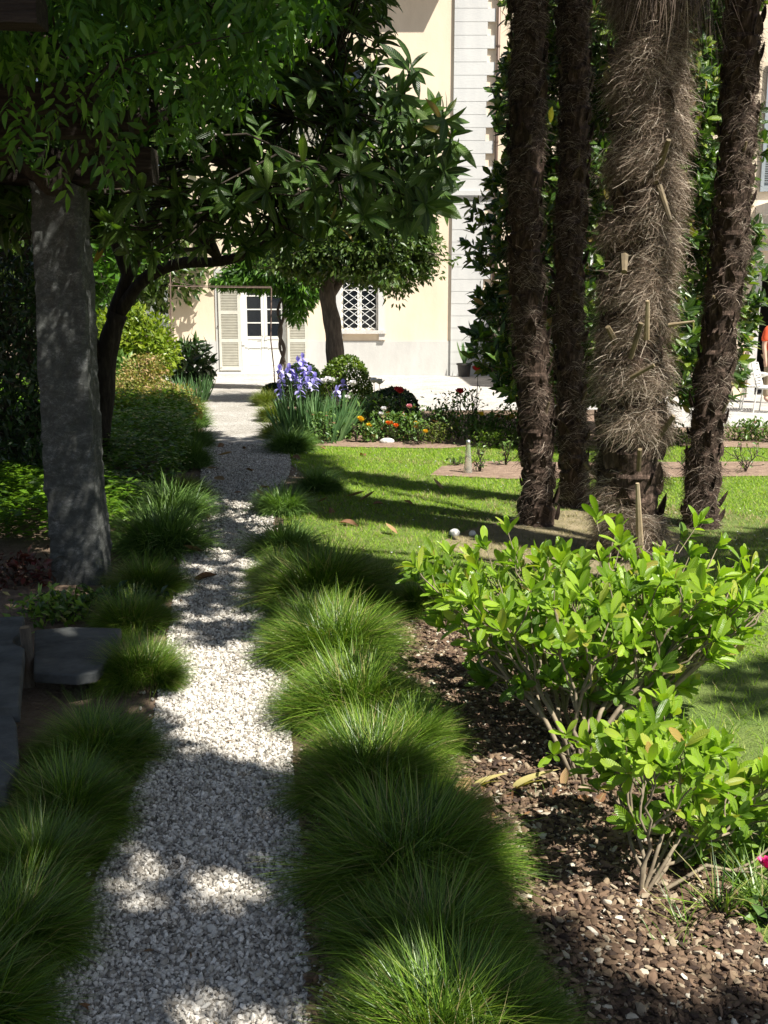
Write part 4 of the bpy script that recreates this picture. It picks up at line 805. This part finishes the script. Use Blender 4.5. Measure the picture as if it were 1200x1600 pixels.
for i, (px, py) in enumerate(lawnl): fallen(px, py, .10+.07*random.random(), (i+1) % 3, ORD[i]+' dry leaf on the lawn left of the palms, counting from the left', 'dry leaves on the lawn')
for i in range(20): fallen(715+i*13+random.uniform(-5, 5), random.uniform(1195, 1290) if i < 16 else random.uniform(1020, 1400), .06+.06*random.random(), i % 3, ORD[i]+' brown leaf on the mulch between the shrubs and the tussocks, counting from the left', 'dry leaves on the mulch')
fallen(272, 820, .16, 1, 'tan dry leaf caught on top of the bluish left tussock', 'single leaves'); fallen(137, 1586, .05, 0, 'reddish leaf on the gravel at the bottom left of the photo', 'single leaves'); fallen(514, 1575, .06, 0, 'reddish leaf at the bottom of the path beside the front tussock', 'single leaves')
for (px, py, ht, lab) in [(738,1235,.13,'smaller wilted yellow leaf curling upright from the mulch'),(800,1238,.17,'larger wilted yellow leaf drooping over on the mulch')]:
    mb = MB(); mb.inst(leaf_t(.3, 8, .35, 1.5, .5, .05, .12), [[0,0,0]], frames([[.25, -.1, 1]], [[-1, -.35, .3]], [ht*.6])); mb.inst(leaf_t(.26, 8, .3, 1.2, .5, .05, .12), [[.02,0,0]], frames([[.35, .2, 1]], [[-.7, .6, .3]], [ht*.55]))
    o = mb.build('wilted_leaf', m_wilt, None, True); o.location = G(px, py); tag(o, lab, 'wilted leaf')
# ------------------------------------------------------------ stone slabs and log at left
m_slate = mat('slate', (.035,.038,.037), .8, col2=(.09,.095,.092), noise=6, bump=.5, bscale=14)
def slab(poly, z, th, lab):
    P = [G(*p, z)[:2] for p in poly]; n = len(P); c = np.mean(P, 0); V = [(p[0]-c[0], p[1]-c[1], z) for p in P]+[(p[0]-c[0], p[1]-c[1], z-th) for p in P]
    me = bpy.data.meshes.new('stone_slab'); me.from_pydata(V, [], [list(range(n)), list(range(2*n-1, n-1, -1))]+[[i, i+n, (i+1) % n+n, (i+1) % n] for i in range(n)]); me.materials.append(m_slate); me.update()
    import bmesh
    b_ = bmesh.new(); b_.from_mesh(me); bmesh.ops.recalc_face_normals(b_, faces=b_.faces); b_.to_mesh(me); b_.free()
    o = bpy.data.objects.new('stone_slab', me); C.objects.link(o); o.location = (c[0], c[1], 0); bv = o.modifiers.new('b', 'BEVEL'); bv.width = .008; bv.segments = 2; tag(o, lab, 'paving slab', 'slate slabs left of the path')
slab([(54,984),(110,979),(190,981),(178,1020),(150,1050),(120,1054),(52,1050)], .14, .05, 'dark slate slab between the log stub and the sunlit tussock')
slab([(-120,968),(38,962),(36,985),(20,1000),(-120,1004)], .22, .06, 'farthest grey slab at the left photo edge')
slab([(-120,1008),(18,1003),(38,1012),(33,1060),(30,1102),(-120,1110)], .2, .07, 'middle grey slab at the left photo edge, left of the log stub')
slab([(-120,1114),(14,1106),(26,1130),(30,1190),(10,1225),(-120,1240)], .16, .08, 'nearest grey slab at the left photo edge')
g = G(46,1072); root = empty('log_stub', tuple(g)); tag(root, 'short upright log stub between two slate slabs', 'log'); mb = MB(); mb.tube(smooth_path([(0,0,-.02),(.004,0,.12),(-.004,.004,.27)], 4), [.03,.027,.026,.025,.026,.024,.024,.025,.024], 12); mb.build('wood', m_bark2, root)
mb = MB(); mb.tube([(-.004,.004,.268),(-.004,.004,.274)], [.02,.0195], 12); mb.build('cut_face', mat('cut_wood', (.2,.15,.09), .8), root)
# ------------------------------------------------------------ house
m_yw = wallmat('yellow_plaster', (.78,.655,.50), (.67,.55,.41)); m_pw = wallmat('white_plinth', (.56,.55,.52), (.45,.44,.42)); m_qw = wallmat('white_quoin', (.60,.60,.58), (.5,.5,.49))
m_wht = mat('white_paint', (.76,.75,.7), .5, col2=(.68,.67,.62), noise=8); m_shut = mat('cream_shutter', (.62,.60,.52), .55, col2=(.54,.52,.45), noise=7); m_sill = mat('sill_stone', (.5,.48,.45), .8, col2=(.6,.58,.55), noise=10, bump=.4)
m_glass, n_, l_, p_ = newmat('window_glass'); p_.inputs['Base Color'].default_value = (.012,.015,.02,1); p_.inputs['Roughness'].default_value = .06; p_.inputs['Specular IOR Level'].default_value = .7
m_pipe = mat('copper_pipe', (.12,.08,.06), .5, .3); m_dkin = mat('dark_interior', (.012,.011,.01), .9); m_tile = mat('roof_tile', (.3,.13,.08), .85, col2=(.4,.2,.13), noise=12, bump=.8, bscale=10); m_iron = mat('white_iron', (.7,.7,.68), .5)
HY = 29.5; hx = lambda px: Q(px, 560, HY)[0]; hz = lambda py: Q(600, py, HY)[2]
house = empty('villa', (0, HY, 0)); tag(house, 'cream yellow villa with white quoins, a shuttered glass door and a lattice window', 'house')
def wall_holes(mb, x0, x1, z0, z1, holes, y, dep):
    xs = sorted({x0, x1, *[h[0] for h in holes], *[h[1] for h in holes]}); zs = sorted({z0, z1, *[h[2] for h in holes], *[h[3] for h in holes]})
    xs = [v for v in xs if x0 <= v <= x1]; zs = [v for v in zs if z0 <= v <= z1]
    for i in range(len(xs)-1):
        for j in range(len(zs)-1):
            cx_, cz_ = (xs[i]+xs[i+1])/2, (zs[j]+zs[j+1])/2
            if any(h[0] < cx_ < h[1] and h[2] < cz_ < h[3] for h in holes): continue
            mb.add([(xs[i],y,zs[j]),(xs[i+1],y,zs[j]),(xs[i+1],y,zs[j+1]),(xs[i],y,zs[j+1])], np.array([[0,1,2,3]]))
    for (a, b, c, d) in holes:
        c2, d2 = max(c, z0), min(d, z1)
        if c2 >= d2: continue
        mb.add([(a,y,c2),(a,y+dep,c2),(a,y+dep,d2),(a,y,d2)], np.array([[0,1,2,3]])); mb.add([(b,y,c2),(b,y+dep,c2),(b,y+dep,d2),(b,y,d2)], np.array([[3,2,1,0]]))
        if d <= z1: mb.add([(a,y,d),(b,y,d),(b,y+dep,d),(a,y+dep,d)], np.array([[0,1,2,3]]))
        if c > z0: mb.add([(a,y,c),(b,y,c),(b,y+dep,c),(a,y+dep,c)], np.array([[3,2,1,0]]))
HX0, HX1, HT = hx(266), 9.2, 12.6
zp = hz(533); dr = (hx(378), hx(449), .12, 2.85); wn = (hx(533), hx(591), hz(516), hz(516)+1.75)
up1 = (dr[0]+.05, dr[1]-.05, 6.4, 8.6); up2 = (hx(505), hx(505)+1.2, 6.4, 8.6); hl = [dr, wn, up1, up2]
mb = MB(); wall_holes(mb, HX0, HX1, zp, HT, hl, 0, .28)
mb.add([(HX0,0,0),(HX0,12,0),(HX0,12,HT),(HX0,0,HT)], np.array([[3,2,1,0]])); mb.add([(HX1,0,0),(HX1,12,0),(HX1,12,HT),(HX1,0,HT)], np.array([[0,1,2,3]])); mb.add([(HX0,12,0),(HX1,12,0),(HX1,12,HT),(HX0,12,HT)], np.array([[3,2,1,0]]))
mb.build('wall', m_yw, house)
mb = MB(); wall_holes(mb, HX0-.02, HX1, -.05, zp, [dr], -.02, .02); mb.add([(HX0,-.02,zp),(HX1,-.02,zp),(HX1,0,zp),(HX0,0,zp)], np.array([[0,1,2,3]])); mb.build('plinth', m_pw, house)
mb = MB(); mb.box(((HX0+HX1)/2, 6, HT+.1), (HX1-HX0+1.6, 13.6, .2)); mb.add([(HX0-.8,-.8,HT+.2),(HX1+.8,-.8,HT+.2),(HX1+.8,12.8,HT+.2),(HX0-.8,12.8,HT+.2),(HX0+3,6,HT+2.4),(HX1-3,6,HT+2.4)], [np.array([[0,1,5,4],[2,3,4,5]]), np.array([[1,2,5],[3,0,4]])]); mb.build('roof', m_tile, house)
zb = hz(28)+1.05; mb = MB(); mb.bb(hx(520), hx(697), -.62, -.001, zb, zb+.18)
for i in range(22): x_ = hx(520)+.05+(hx(697)-hx(520)-.1)*i/21; mb.bb(x_-.012, x_+.012, -.6, -.576, zb+.18, zb+1.1)
mb.bb(hx(520), hx(697), -.61, -.565, zb+1.1, zb+1.15); mb.build('balcony', m_sill, house)
# quoined pilaster
qx0, qx1 = hx(703.5), hx(764); mb = MB(); z = .0; k = 0; zs_ = hz(301)
while z < HT-.4:
    h_ = .345; wide = (k % 2 == 0); top = z+h_
    if not (zs_-.1 < z+h_/2 < zs_+.12): mb.bb(qx0, qx1 if wide else qx1-.22, -.075, -.0015, z+.007, top-.007)
    z = top; k += 1
mb.bb(qx0+.004, qx1-.23, -.066, -.0035, 0, HT-.3)
mb.build('quoin_pilaster', m_qw, house)
mb = MB(); mb.bb(qx0-.03, qx1+.03, -.15, -.0015, zs_-.09, zs_+.04); mb.bb(qx0-.015, qx1+.015, -.125, -.002, zs_-.13, zs_-.092); mb.build('string_course', m_qw, house)
mb = MB(); mb.tube([(hx(768), -.1, 0), (hx(768), -.1, 6), (hx(768), -.1, HT)], .05, 12)
for z in (1.5, 4, 6.5, 9): mb.lathe([(.062, z), (.062, z+.05)], (hx(768), -.1, 0), 12)
mb.build('downpipe', m_pipe, house, True)
mb = MB(); mb.bb(dr[0]-.75, dr[1]+.7, -.55, -.021, 0, .10); mb.build('doorstep', m_sill, house)
# door
def panes(fr, gl, x0, x1, z0, z1, y, rows, cols=1, st=.07, mt=.035, d=.045):
    fr.bb(x0, x0+st, y-d/2, y+d/2, z0, z1); fr.bb(x1-st, x1, y-d/2, y+d/2, z0, z1); fr.bb(x0+st, x1-st, y-d/2, y+d/2, z0, z0+st); fr.bb(x0+st, x1-st, y-d/2, y+d/2, z1-st, z1)
    for i in range(1, rows): z = z0+st+(z1-z0-2*st)*i/rows; fr.bb(x0+st, x1-st, y-d*.4, y+d*.4, z-mt/2, z+mt/2)
    for i in range(1, cols): x = x0+st+(x1-x0-2*st)*i/cols; fr.bb(x-mt/2, x+mt/2, y-d*.38, y+d*.38, z0+st, z1-st)
    gl.bb(x0+st*.5, x1-st*.5, y-.004, y+.004, z0+st*.5, z1-st*.5)
door = MB(); dx0, dx1 = dr[0], dr[1]; fw = .08
door.bb(dx0, dx0+fw, .05, .15, dr[2], dr[3]); door.bb(dx1-fw, dx1, .05, .15, dr[2], dr[3]); door.bb(dx0+fw, dx1-fw, .05, .15, dr[3]-fw, dr[3]); door.bb(dx0, dx1, -.04, .16, dr[2]-.1, dr[2]-.002)
dob = door.build('door_frame', m_wht, house); mid = (dx0+dx1)/2
for (a, b) in ((dx0+fw+.003, mid-.004), (mid+.004, dx1-fw-.003)):
    f_ = MB(); g_ = MB(); zm = hz(530); panes(f_, g_, a, b, zm, dr[3]-fw-.005, .1, 4, 1, .085, .035)
    f_.bb(a, a+.085, .078, .122, dr[2]+.005, zm); f_.bb(b-.085, b, .078, .122, dr[2]+.005, zm); f_.bb(a+.085, b-.085, .078, .122, dr[2]+.005, dr[2]+.13); f_.bb(a+.085, b-.085, .094, .112, dr[2]+.13, zm-.0)
    f_.bb(a+.12, b-.12, .085, .0935, dr[2]+.18, zm-.05)
    lf_ = f_.build('door', m_wht, house); g_.build('pane', m_glass, lf_)
    hb = MB(); hb.tube([(b-.04 if a < mid-.1 else a+.04, .07, 1.15), (b-.04 if a < mid-.1 else a+.04, .02, 1.15), (b-.14 if a < mid-.1 else a+.14, .02, 1.15)], .009, 6); hb.build('handle', m_pipe, lf_)
def shutter(x0, x1, z0, z1, par, y=-.05):
    mb = MB(); t = .04; s_ = .07; zm = [z0, z0+(z1-z0)*.32, z0+(z1-z0)*.62, z1]
    mb.bb(x0, x0+s_, y-t/2, y+t/2, z0, z1); mb.bb(x1-s_, x1, y-t/2, y+t/2, z0, z1)
    rails = [z0+.06, *[v for v in zm[1:3]], z1-.05]
    for v in rails: mb.bb(x0+s_, x1-s_, y-t/2, y+t/2, v-.055, v+.055)
    z = z0+.13
    while z < z1-.12:
        if all(abs(z-v) > .075 for v in rails): mb.box(((x0+x1)/2, y, z), (x1-x0-2*s_-.004, .042, .008), rx=-.75)
        z += .045
    mb.bb(x0+s_, x1-s_, y+.017, y+.019, z0+.06, z1-.05)
    o = mb.build('shutter', m_shut, par); hb = MB(); hb.bb(x0-.05, x0+.02, y-.012, y+.012, z0+(z1-z0)*.47, z0+(z1-z0)*.47+.02); hb.build('hinge', m_pipe, o); return o
shutter(hx(344), hx(377), .16, 2.85, house); shutter(hx(450), hx(481), .16, 2.85, house)
mb = MB(); mb.bb(hx(339), hx(343), -.03, -.001, 0.1, 2.95); mb.bb(hx(339), hx(485), -.03, -.001, 2.95, 3.05); mb.build('door_surround', m_pw, house)
# lattice window
f_ = MB(); g_ = MB(); wm = (wn[0]+wn[1])/2; panes(f_, g_, wn[0]+.003, wm-.003, wn[2]+.003, wn[3]-.003, .14, 3, 1, .06, .03); panes(f_, g_, wm+.003, wn[1]-.003, wn[2]+.003, wn[3]-.003, .14, 3, 1, .06, .03)
wo_ = f_.build('window', m_wht, house); g_.build('pane', m_glass, wo_)
gr = MB(); nb = 7; wx = (wn[1]-wn[0])/nb
for i in range(nb+1):
    for sg in ((1,) if i % 2 else (-1,)):
        pts = []; zt = np.linspace(wn[2], wn[3], 80)
        for z_ in zt:
            ph = (z_-wn[2])/(wx*1.5)*2*math.pi; x_ = wn[0]+(i+.5*0)*wx+sg*wx/2*.97*(.8*(1-2*abs((ph/math.pi) % 2-1))+.2*math.cos(ph+math.pi)); pts.append((min(max(x_, wn[0]+.005), wn[1]-.005), .05+.008*sg, z_))
        gr.tube(pts, .009, 5)
gr.build('grille', m_iron, wo_)
sb = MB(); sb.bb(wn[0]-.14, wn[1]+.22, -.13, .1, wn[2]-.1, wn[2]-.002); sb.bb(wn[1]+.02, wn[1]+.2, -.09, -.0015, wn[2]-.28, wn[2]-.105); sb.bb(wn[0]-.12, wn[0]+.05, -.09, -.0015, wn[2]-.28, wn[2]-.105); sb.build('sill', m_sill, wo_)
sr = MB(); sr.bb(wn[1]+.003, wn[1]+.17, -.05, -.0015, wn[2], wn[3]+.17); sr.bb(wn[0]-.17, wn[0]-.003, -.05, -.0015, wn[2], wn[3]+.17); sr.bb(wn[0]-.003, wn[1]+.003, -.05, -.0015, wn[3], wn[3]+.17); sr.build('surround', m_qw, wo_)
for u in (up1, up2):
    f_ = MB(); g_ = MB(); panes(f_, g_, u[0]+.003, (u[0]+u[1])/2-.003, u[2]+.003, u[3]-.003, .14, 3); panes(f_, g_, (u[0]+u[1])/2+.003, u[1]-.003, u[2]+.003, u[3]-.003, .14, 3); o = f_.build('window', m_wht, house); g_.build('pane', m_glass, o)
    shutter(u[0]-.62, u[0]-.03, u[2], u[3], house); shutter(u[1]+.03, u[1]+.62, u[2], u[3], house)
# wing at right, nearer
WY = 21.0; gx = lambda px: Q(px, 560, WY)[0]; gz = lambda py: Q(600, py, WY)[2]
wing = empty('villa_wing', (0, WY, 0)); tag(wing, 'side wing of the villa at the right edge with grey shutters over a dark doorway', 'house')
WX0, WX1 = gx(1088), 15.; dd = (gx(1181), gx(1181)+2.4, 0.02, gz(428)); ww = (gx(1196), gx(1196)+1.3, gz(300), gz(97)); mb = MB(); wall_holes(mb, WX0, WX1, 0, 8.5, [dd, ww], 0, .4)
mb.add([(WX0,0,0),(WX0,10,0),(WX0,10,8.5),(WX0,0,8.5)], np.array([[3,2,1,0]])); mb.add([(WX1,0,0),(WX1,10,0),(WX1,10,8.5),(WX1,0,8.5)], np.array([[0,1,2,3]])); mb.add([(WX0,0,8.5),(WX1,0,8.5),(WX1,10,8.5),(WX0,10,8.5)], np.array([[0,1,2,3]])); mb.build('wall', m_yw, wing)
mb = MB(); mb.bb(dd[0]-.8, dd[1]+.5, .41, 3.2, 0.001, dd[3]+.3); 
o = mb.build('dark_room', m_dkin, wing); me = o.data
import bmesh
b_ = bmesh.new(); b_.from_mesh(me); b_.faces.ensure_lookup_table(); bmesh.ops.delete(b_, geom=[f for f in b_.faces if f.calc_center_median().y < .42], context='FACES'); b_.to_mesh(me); b_.free()
mb = MB(); mb.bb(dd[0]-.16, dd[0]-.001, -.05, -.001, 0, dd[3]+.16); mb.bb(dd[0]-.001, dd[1]+.2, -.05, -.001, dd[3], dd[3]+.16); mb.bb(dd[0]-.3, dd[1]+.3, -.1, -.001, gz(392), gz(384)); mb.build('door_surround', m_sill, wing)
mb = MB(); mb.bb(gx(1165), gx(1165)+2.6, -.75, -.001, gz(340), gz(322)); mb.bb(gx(1168), gx(1168)+.12, -.4, -.0015, gz(350)-.1, gz(340)-.002)
for i in range(24): x_ = gx(1166)+i*.11; mb.bb(x_-.008, x_+.008, -.72, -.704, gz(322), gz(322)+.95)
mb.bb(gx(1165), gx(1165)+2.6, -.73, -.69, gz(322)+.95, gz(322)+.99); mb.build('balcony', m_sill, wing)
m_gsh = mat('grey_shutter', (.3,.34,.36), .6, col2=(.24,.27,.29), noise=6); s_ = shutter(gx(1168), gx(1195), ww[2], ww[3], wing); s_.data.materials[0] = m_gsh; s_ = shutter(ww[1]+.02, ww[1]+.38, ww[2], ww[3], wing); s_.data.materials[0] = m_gsh
f_ = MB(); g_ = MB(); panes(f_, g_, ww[0]+.003, ww[1]-.003, ww[2]+.003, ww[3]-.003, .2, 3, 2); o = f_.build('window', m_wht, wing); g_.build('pane', m_glass, o)
# garden arch of thin rods
ga = empty('garden_arch', tuple(Q(267,600,22)*np.array([1,1,0]))); tag(ga, 'thin rusty rod arch carrying the wisteria in front of the door', 'garden arch'); go_ = np.array(ga.location); m_rust = mat('rust', (.10,.06,.045), .8, col2=(.2,.14,.11), noise=20)
for pts in ([Q(266,606,22)*np.array([1,1,0]), Q(267,520,22), Q(266,430,22), Q(264,400,22)], [Q(430,604,22)*np.array([1,1,0]), Q(428,575,22), Q(423,530,22), Q(424,450,22)]):
    mb = MB(); mb.tube(np.array(pts)-go_, .016, 6); mb.build('post', m_rust, ga)
mb = MB(); mb.tube(np.array([Q(264,446,22), Q(300,448,22), Q(345,449,22), Q(424,450,22)])-go_, .012, 6); mb.tube(np.array([Q(264,448,22), Q(270,440,22), Q(300,446,22), Q(345,447,22), Q(424,448,22)])-go_, .007, 6); mb.build('crossbar', m_rust, ga)
# ------------------------------------------------------------ chairs and person
m_chair = mat('white_metal', (.72,.71,.66), .45)
def chair(px, py, rz, label):
    g = G(px, py); root = empty('garden_chair', tuple(g), rz); tag(root, label, 'chair', 'white slatted garden chairs by the doorway')
    for x in (-.23, .23):
        for y in (-.2, .24):
            mb = MB(); mb.tube([(x*1.05, y*1.15, 0), (x, y, .43)], .012, 8); mb.build('leg', m_chair, root)
        mb = MB(); mb.tube(smooth_path([(x, -.2, .43), (x*1.1, -.21, .6), (x*1.1, -.12, .66), (x*1.1, .12, .66), (x, .29, .6)], 4), .011, 8); mb.build('armrest', m_chair, root)
    mb = MB(); mb.tube([(-.23,-.2,.43),(.23,-.2,.43),(.23,.24,.43),(-.23,.24,.43),(-.23,-.2,.43)], .012, 6)
    for i in range(9): mb.box((0, -.17+i*.048, .44), (.46, .034, .006))
    mb.build('seat', m_chair, root)
    mb = MB(); mb.tube([(-.23,.24,.43),(-.23,.36,.86)], .012, 6); mb.tube([(.23,.24,.43),(.23,.36,.86)], .012, 6); mb.tube([(-.23,.36,.86),(.23,.36,.86)], .012, 6)
    for i in range(8): t = .12+i*.11; mb.box((0, .24+.12*t, .43+.43*t), (.46, .006, .034), rx=-.27)
    mb.build('backrest', m_chair, root)
chair(1182, 641, 1.3, 'white slatted garden chair farther from the photo edge, left of the other')
chair(1207, 645, 1.0, 'white slatted garden chair cut by the right photo edge')
def skin(name, verts, edges, radii, m_, parent, sub=2):
    me = bpy.data.meshes.new(name); me.from_pydata(verts, edges, []); o = bpy.data.objects.new(name, me); C.objects.link(o); o.parent = parent; me.materials.append(m_)
    md = o.modifiers.new('skin', 'SKIN'); md.use_smooth_shade = True; 
    for i, r_ in enumerate(radii): me.skin_vertices[0].data[i].radius = r_ if isinstance(r_, tuple) else (r_, r_)
    me.skin_vertices[0].data[0].use_root = True; o.modifiers.new('sub', 'SUBSURF').render_levels = sub; o.modifiers['sub'].levels = 1; return o
pp = Q(1206, 610, 19.6); pp[2] = 0; per = empty('person', tuple(pp), .3); tag(per, 'person in an orange shirt and khaki trousers standing in the dark doorway', 'person')
bv = [(0,0,.95),(0,0,1.12),(0,-.01,1.32),(0,0,1.46),(0,0,1.54),(0,-.01,1.62),(0,-.01,1.71),(-.1,0,.88),(-.11,0,.5),(-.12,.02,.1),(-.12,-.12,.04),(.1,0,.88),(.11,0,.5),(.12,.02,.1),(.12,-.12,.04),(-.19,0,1.42),(-.24,.02,1.13),(-.25,-.06,.88),(-.25,-.08,.8),(.19,0,1.42),(.24,.02,1.13),(.25,-.06,.88),(.25,-.08,.8)]
be = [(0,1),(1,2),(2,3),(3,4),(4,5),(5,6),(0,7),(7,8),(8,9),(9,10),(0,11),(11,12),(12,13),(13,14),(3,15),(15,16),(16,17),(17,18),(3,19),(19,20),(20,21),(21,22)]
br = [(.15,.11),(.14,.1),(.16,.11),(.1,.08),.055,(.075,.09),(.07,.085),.085,.06,.045,.04,.085,.06,.045,.04,.06,.045,.033,.035,.06,.045,.033,.035]
for hb_ in (18, 22):
    for f_i in range(5):
        bv.append((bv[hb_][0]+(.012 if f_i == 4 else 0), bv[hb_][1]+(-.03+.02*f_i), .80-.085*(1 if f_i < 4 else .5))); be.append((hb_, len(bv)-1)); br.append(.009)
skin('body', bv, be, br, mat('skin', (.5,.32,.23), .6), per)
skin('shirt', [(0,0,.93),(0,0,1.12),(0,-.01,1.32),(0,0,1.47),(-.2,0,1.43),(-.245,.02,1.18),(.2,0,1.43),(.245,.02,1.18)], [(0,1),(1,2),(2,3),(3,4),(4,5),(3,6),(6,7)], [(.185,.135),(.175,.13),(.185,.135),(.11,.09),.078,.07,.078,.07], mat('orange_cloth', (.75,.1,.03), .85), per)
skin('trousers', [(0,0,.93),(-.1,0,.86),(-.115,0,.5),(-.12,.02,.12),(.1,0,.86),(.115,0,.5),(.12,.02,.12)], [(0,1),(1,2),(2,3),(0,4),(4,5),(5,6)], [(.165,.125),.105,.08,.07,.105,.08,.07], mat('khaki_cloth', (.28,.22,.14), .85), per)
mb = MB(); mb.lathe([(.088,-.03),(.092,.02),(.075,.075),(.04,.1),(.001,.108)], (0,.012,1.69), 16); mb.build('hair', mat('dark_hair', (.03,.02,.015), .7), per, True)
mb = MB(); mb.add(IV*np.array([.012,.022,.022])+np.array([0,-.1,1.64]), IF); mb.build('nose', mat('skin_nose', (.5,.32,.23), .6), per)
for x in (-.03, .03): mb = MB(); mb.add(IV*.011+np.array([x,-.088,1.67]), IF); mb.build('eye', mat('eye', (.03,.02,.02), .3), per)
# ------------------------------------------------------------ added unseen trees, crowns laid out to cast the foreground shade
SHADE = [  # polygons on the ground (photo pixels) and how densely they are covered; later ones override
 ([(-600,3000),(-600,640),(100,700),(290,855),(420,850),(430,1000),(250,1010),(170,1000),(240,1100),(210,1150),(-600,3000)], .93),
 ([(280,845),(420,850),(440,930),(435,985),(270,975)], .6),
 ([(410,880),(470,860),(575,872),(655,925),(640,985),(560,955),(430,960)], .95),
 ([(-600,1090),(220,1110),(262,1155),(300,1195),(440,1235),(480,1225),(560,1215),(640,1225),(715,1290),(745,1420),(860,1480),(1010,1560),(1150,1600),(1300,1570),(2500,1600),(2500,4000),(-600,4000)], 1.0),
 ([(215,1290),(420,1330),(440,1390),(410,1500),(160,1470),(130,1420)], .34),
 ([(-40,1320),(90,1310),(75,1450),(-40,1470)], .05),
 ([(100,1560),(480,1540),(560,1520),(700,1530),(860,1600),(900,1800),(0,1900)], .12),
 ([(170,1000),(290,1000),(255,1085),(185,1090)], .1),
 ([(-60,745),(300,745),(300,855),(-60,860)], .1),
 ([(330,682),(450,690),(480,745),(405,765),(325,750)], .9),
 ([(-170,800),(130,790),(130,850),(180,900),(120,955),(-170,960)], .45),
 ([(150,655),(335,650),(340,740),(150,745)], .95),
 ([(1020,845),(1300,820),(1400,915),(1060,905),(1000,880)], .9), ([(1120,1045),(1250,1020),(1300,1120),(1120,1130)], .8)]
HS = math.cos(EL)/math.sin(EL)
def shade_tree(base, sel, label, zr):
    root = empty('added_shade_tree', tuple(base)); tag(root, label, 'tree'); base = np.array(base); n_ = int(230*12*14); X = np.column_stack([-6+rnd(n_)*12, .4+rnd(n_)*14]); px, py = proj(X[:, 0], X[:, 1]); pp_ = np.column_stack([px, py])
    pr_ = np.zeros(len(X))
    for poly, d in SHADE: pr_[inpoly(pp_, poly)] = d
    nz = np.sin(X[:, 0]*7+2*np.sin(X[:, 1]*5))*np.sin(X[:, 1]*9+X[:, 0]*3)
    q = -np.log(1-np.minimum(pr_, .985))/4.2; q = np.where(pr_ < .85, q*(1+1.1*nz), q)
    X = X[(rnd(len(X)) < q) & sel(X)]
    z = zr[0]+(zr[1]-zr[0])*rnd(len(X)); P = np.column_stack([X[:, 0]-SX*HS*z, X[:, 1]-SY*HS*z, z]); ok = z > 1.9+.33*np.maximum(P[:, 1], 0); P = P[ok]
    if zr[0] > 6:      # leaf clusters added along the sun rays to shade the palm trunk tops
        E = []
        for (a, b), w_ in zip(palms_xy, (.18, .18, .36, .18)):
            n_ = int(520*w_); zt = 3.15+rnd(n_)*1.7; d_ = 7.3+rnd(n_)*.8-zt; E.append(np.column_stack([a+rn(n_)*w_*.5-SX*HS*d_, b+rn(n_)*w_*.5-SY*HS*d_, zt+d_]))
        P = np.concatenate([P]+E)
    P = P-base
    mb = MB(); whorls(mb, P, rn(len(P), 3)+np.array([0,0,.3]), 7, .2, leaf_t(.5, 2, .1, .15), 1.3, .4, .4); mb.build('crown', m_shade, root)
    tk = MB(); top = base*0+np.array([0, 0, 3.4]); limb(tk, [base, base+np.array([.1, .1, 1.7]), base+top], .2, .15, base); branches(tk, top, P[::40], (5, 4), (.07, .018, .006), .6, 5, .04, bdir=(0, 0, 1)); tk.build('trunk', m_bark, root, True)
shade_tree((4.6, -3.2, 0), lambda X: X[:, 1] < 7.0, 'added unseen tree behind the viewer, crown shaped to shade the near path', (5.2, 6.6))
shade_tree((5.6, 3.3, 0), lambda X: X[:, 1] >= 7.0, 'added unseen tree outside the right edge, crown shaped to shade the left bed', (6.2, 7.6))
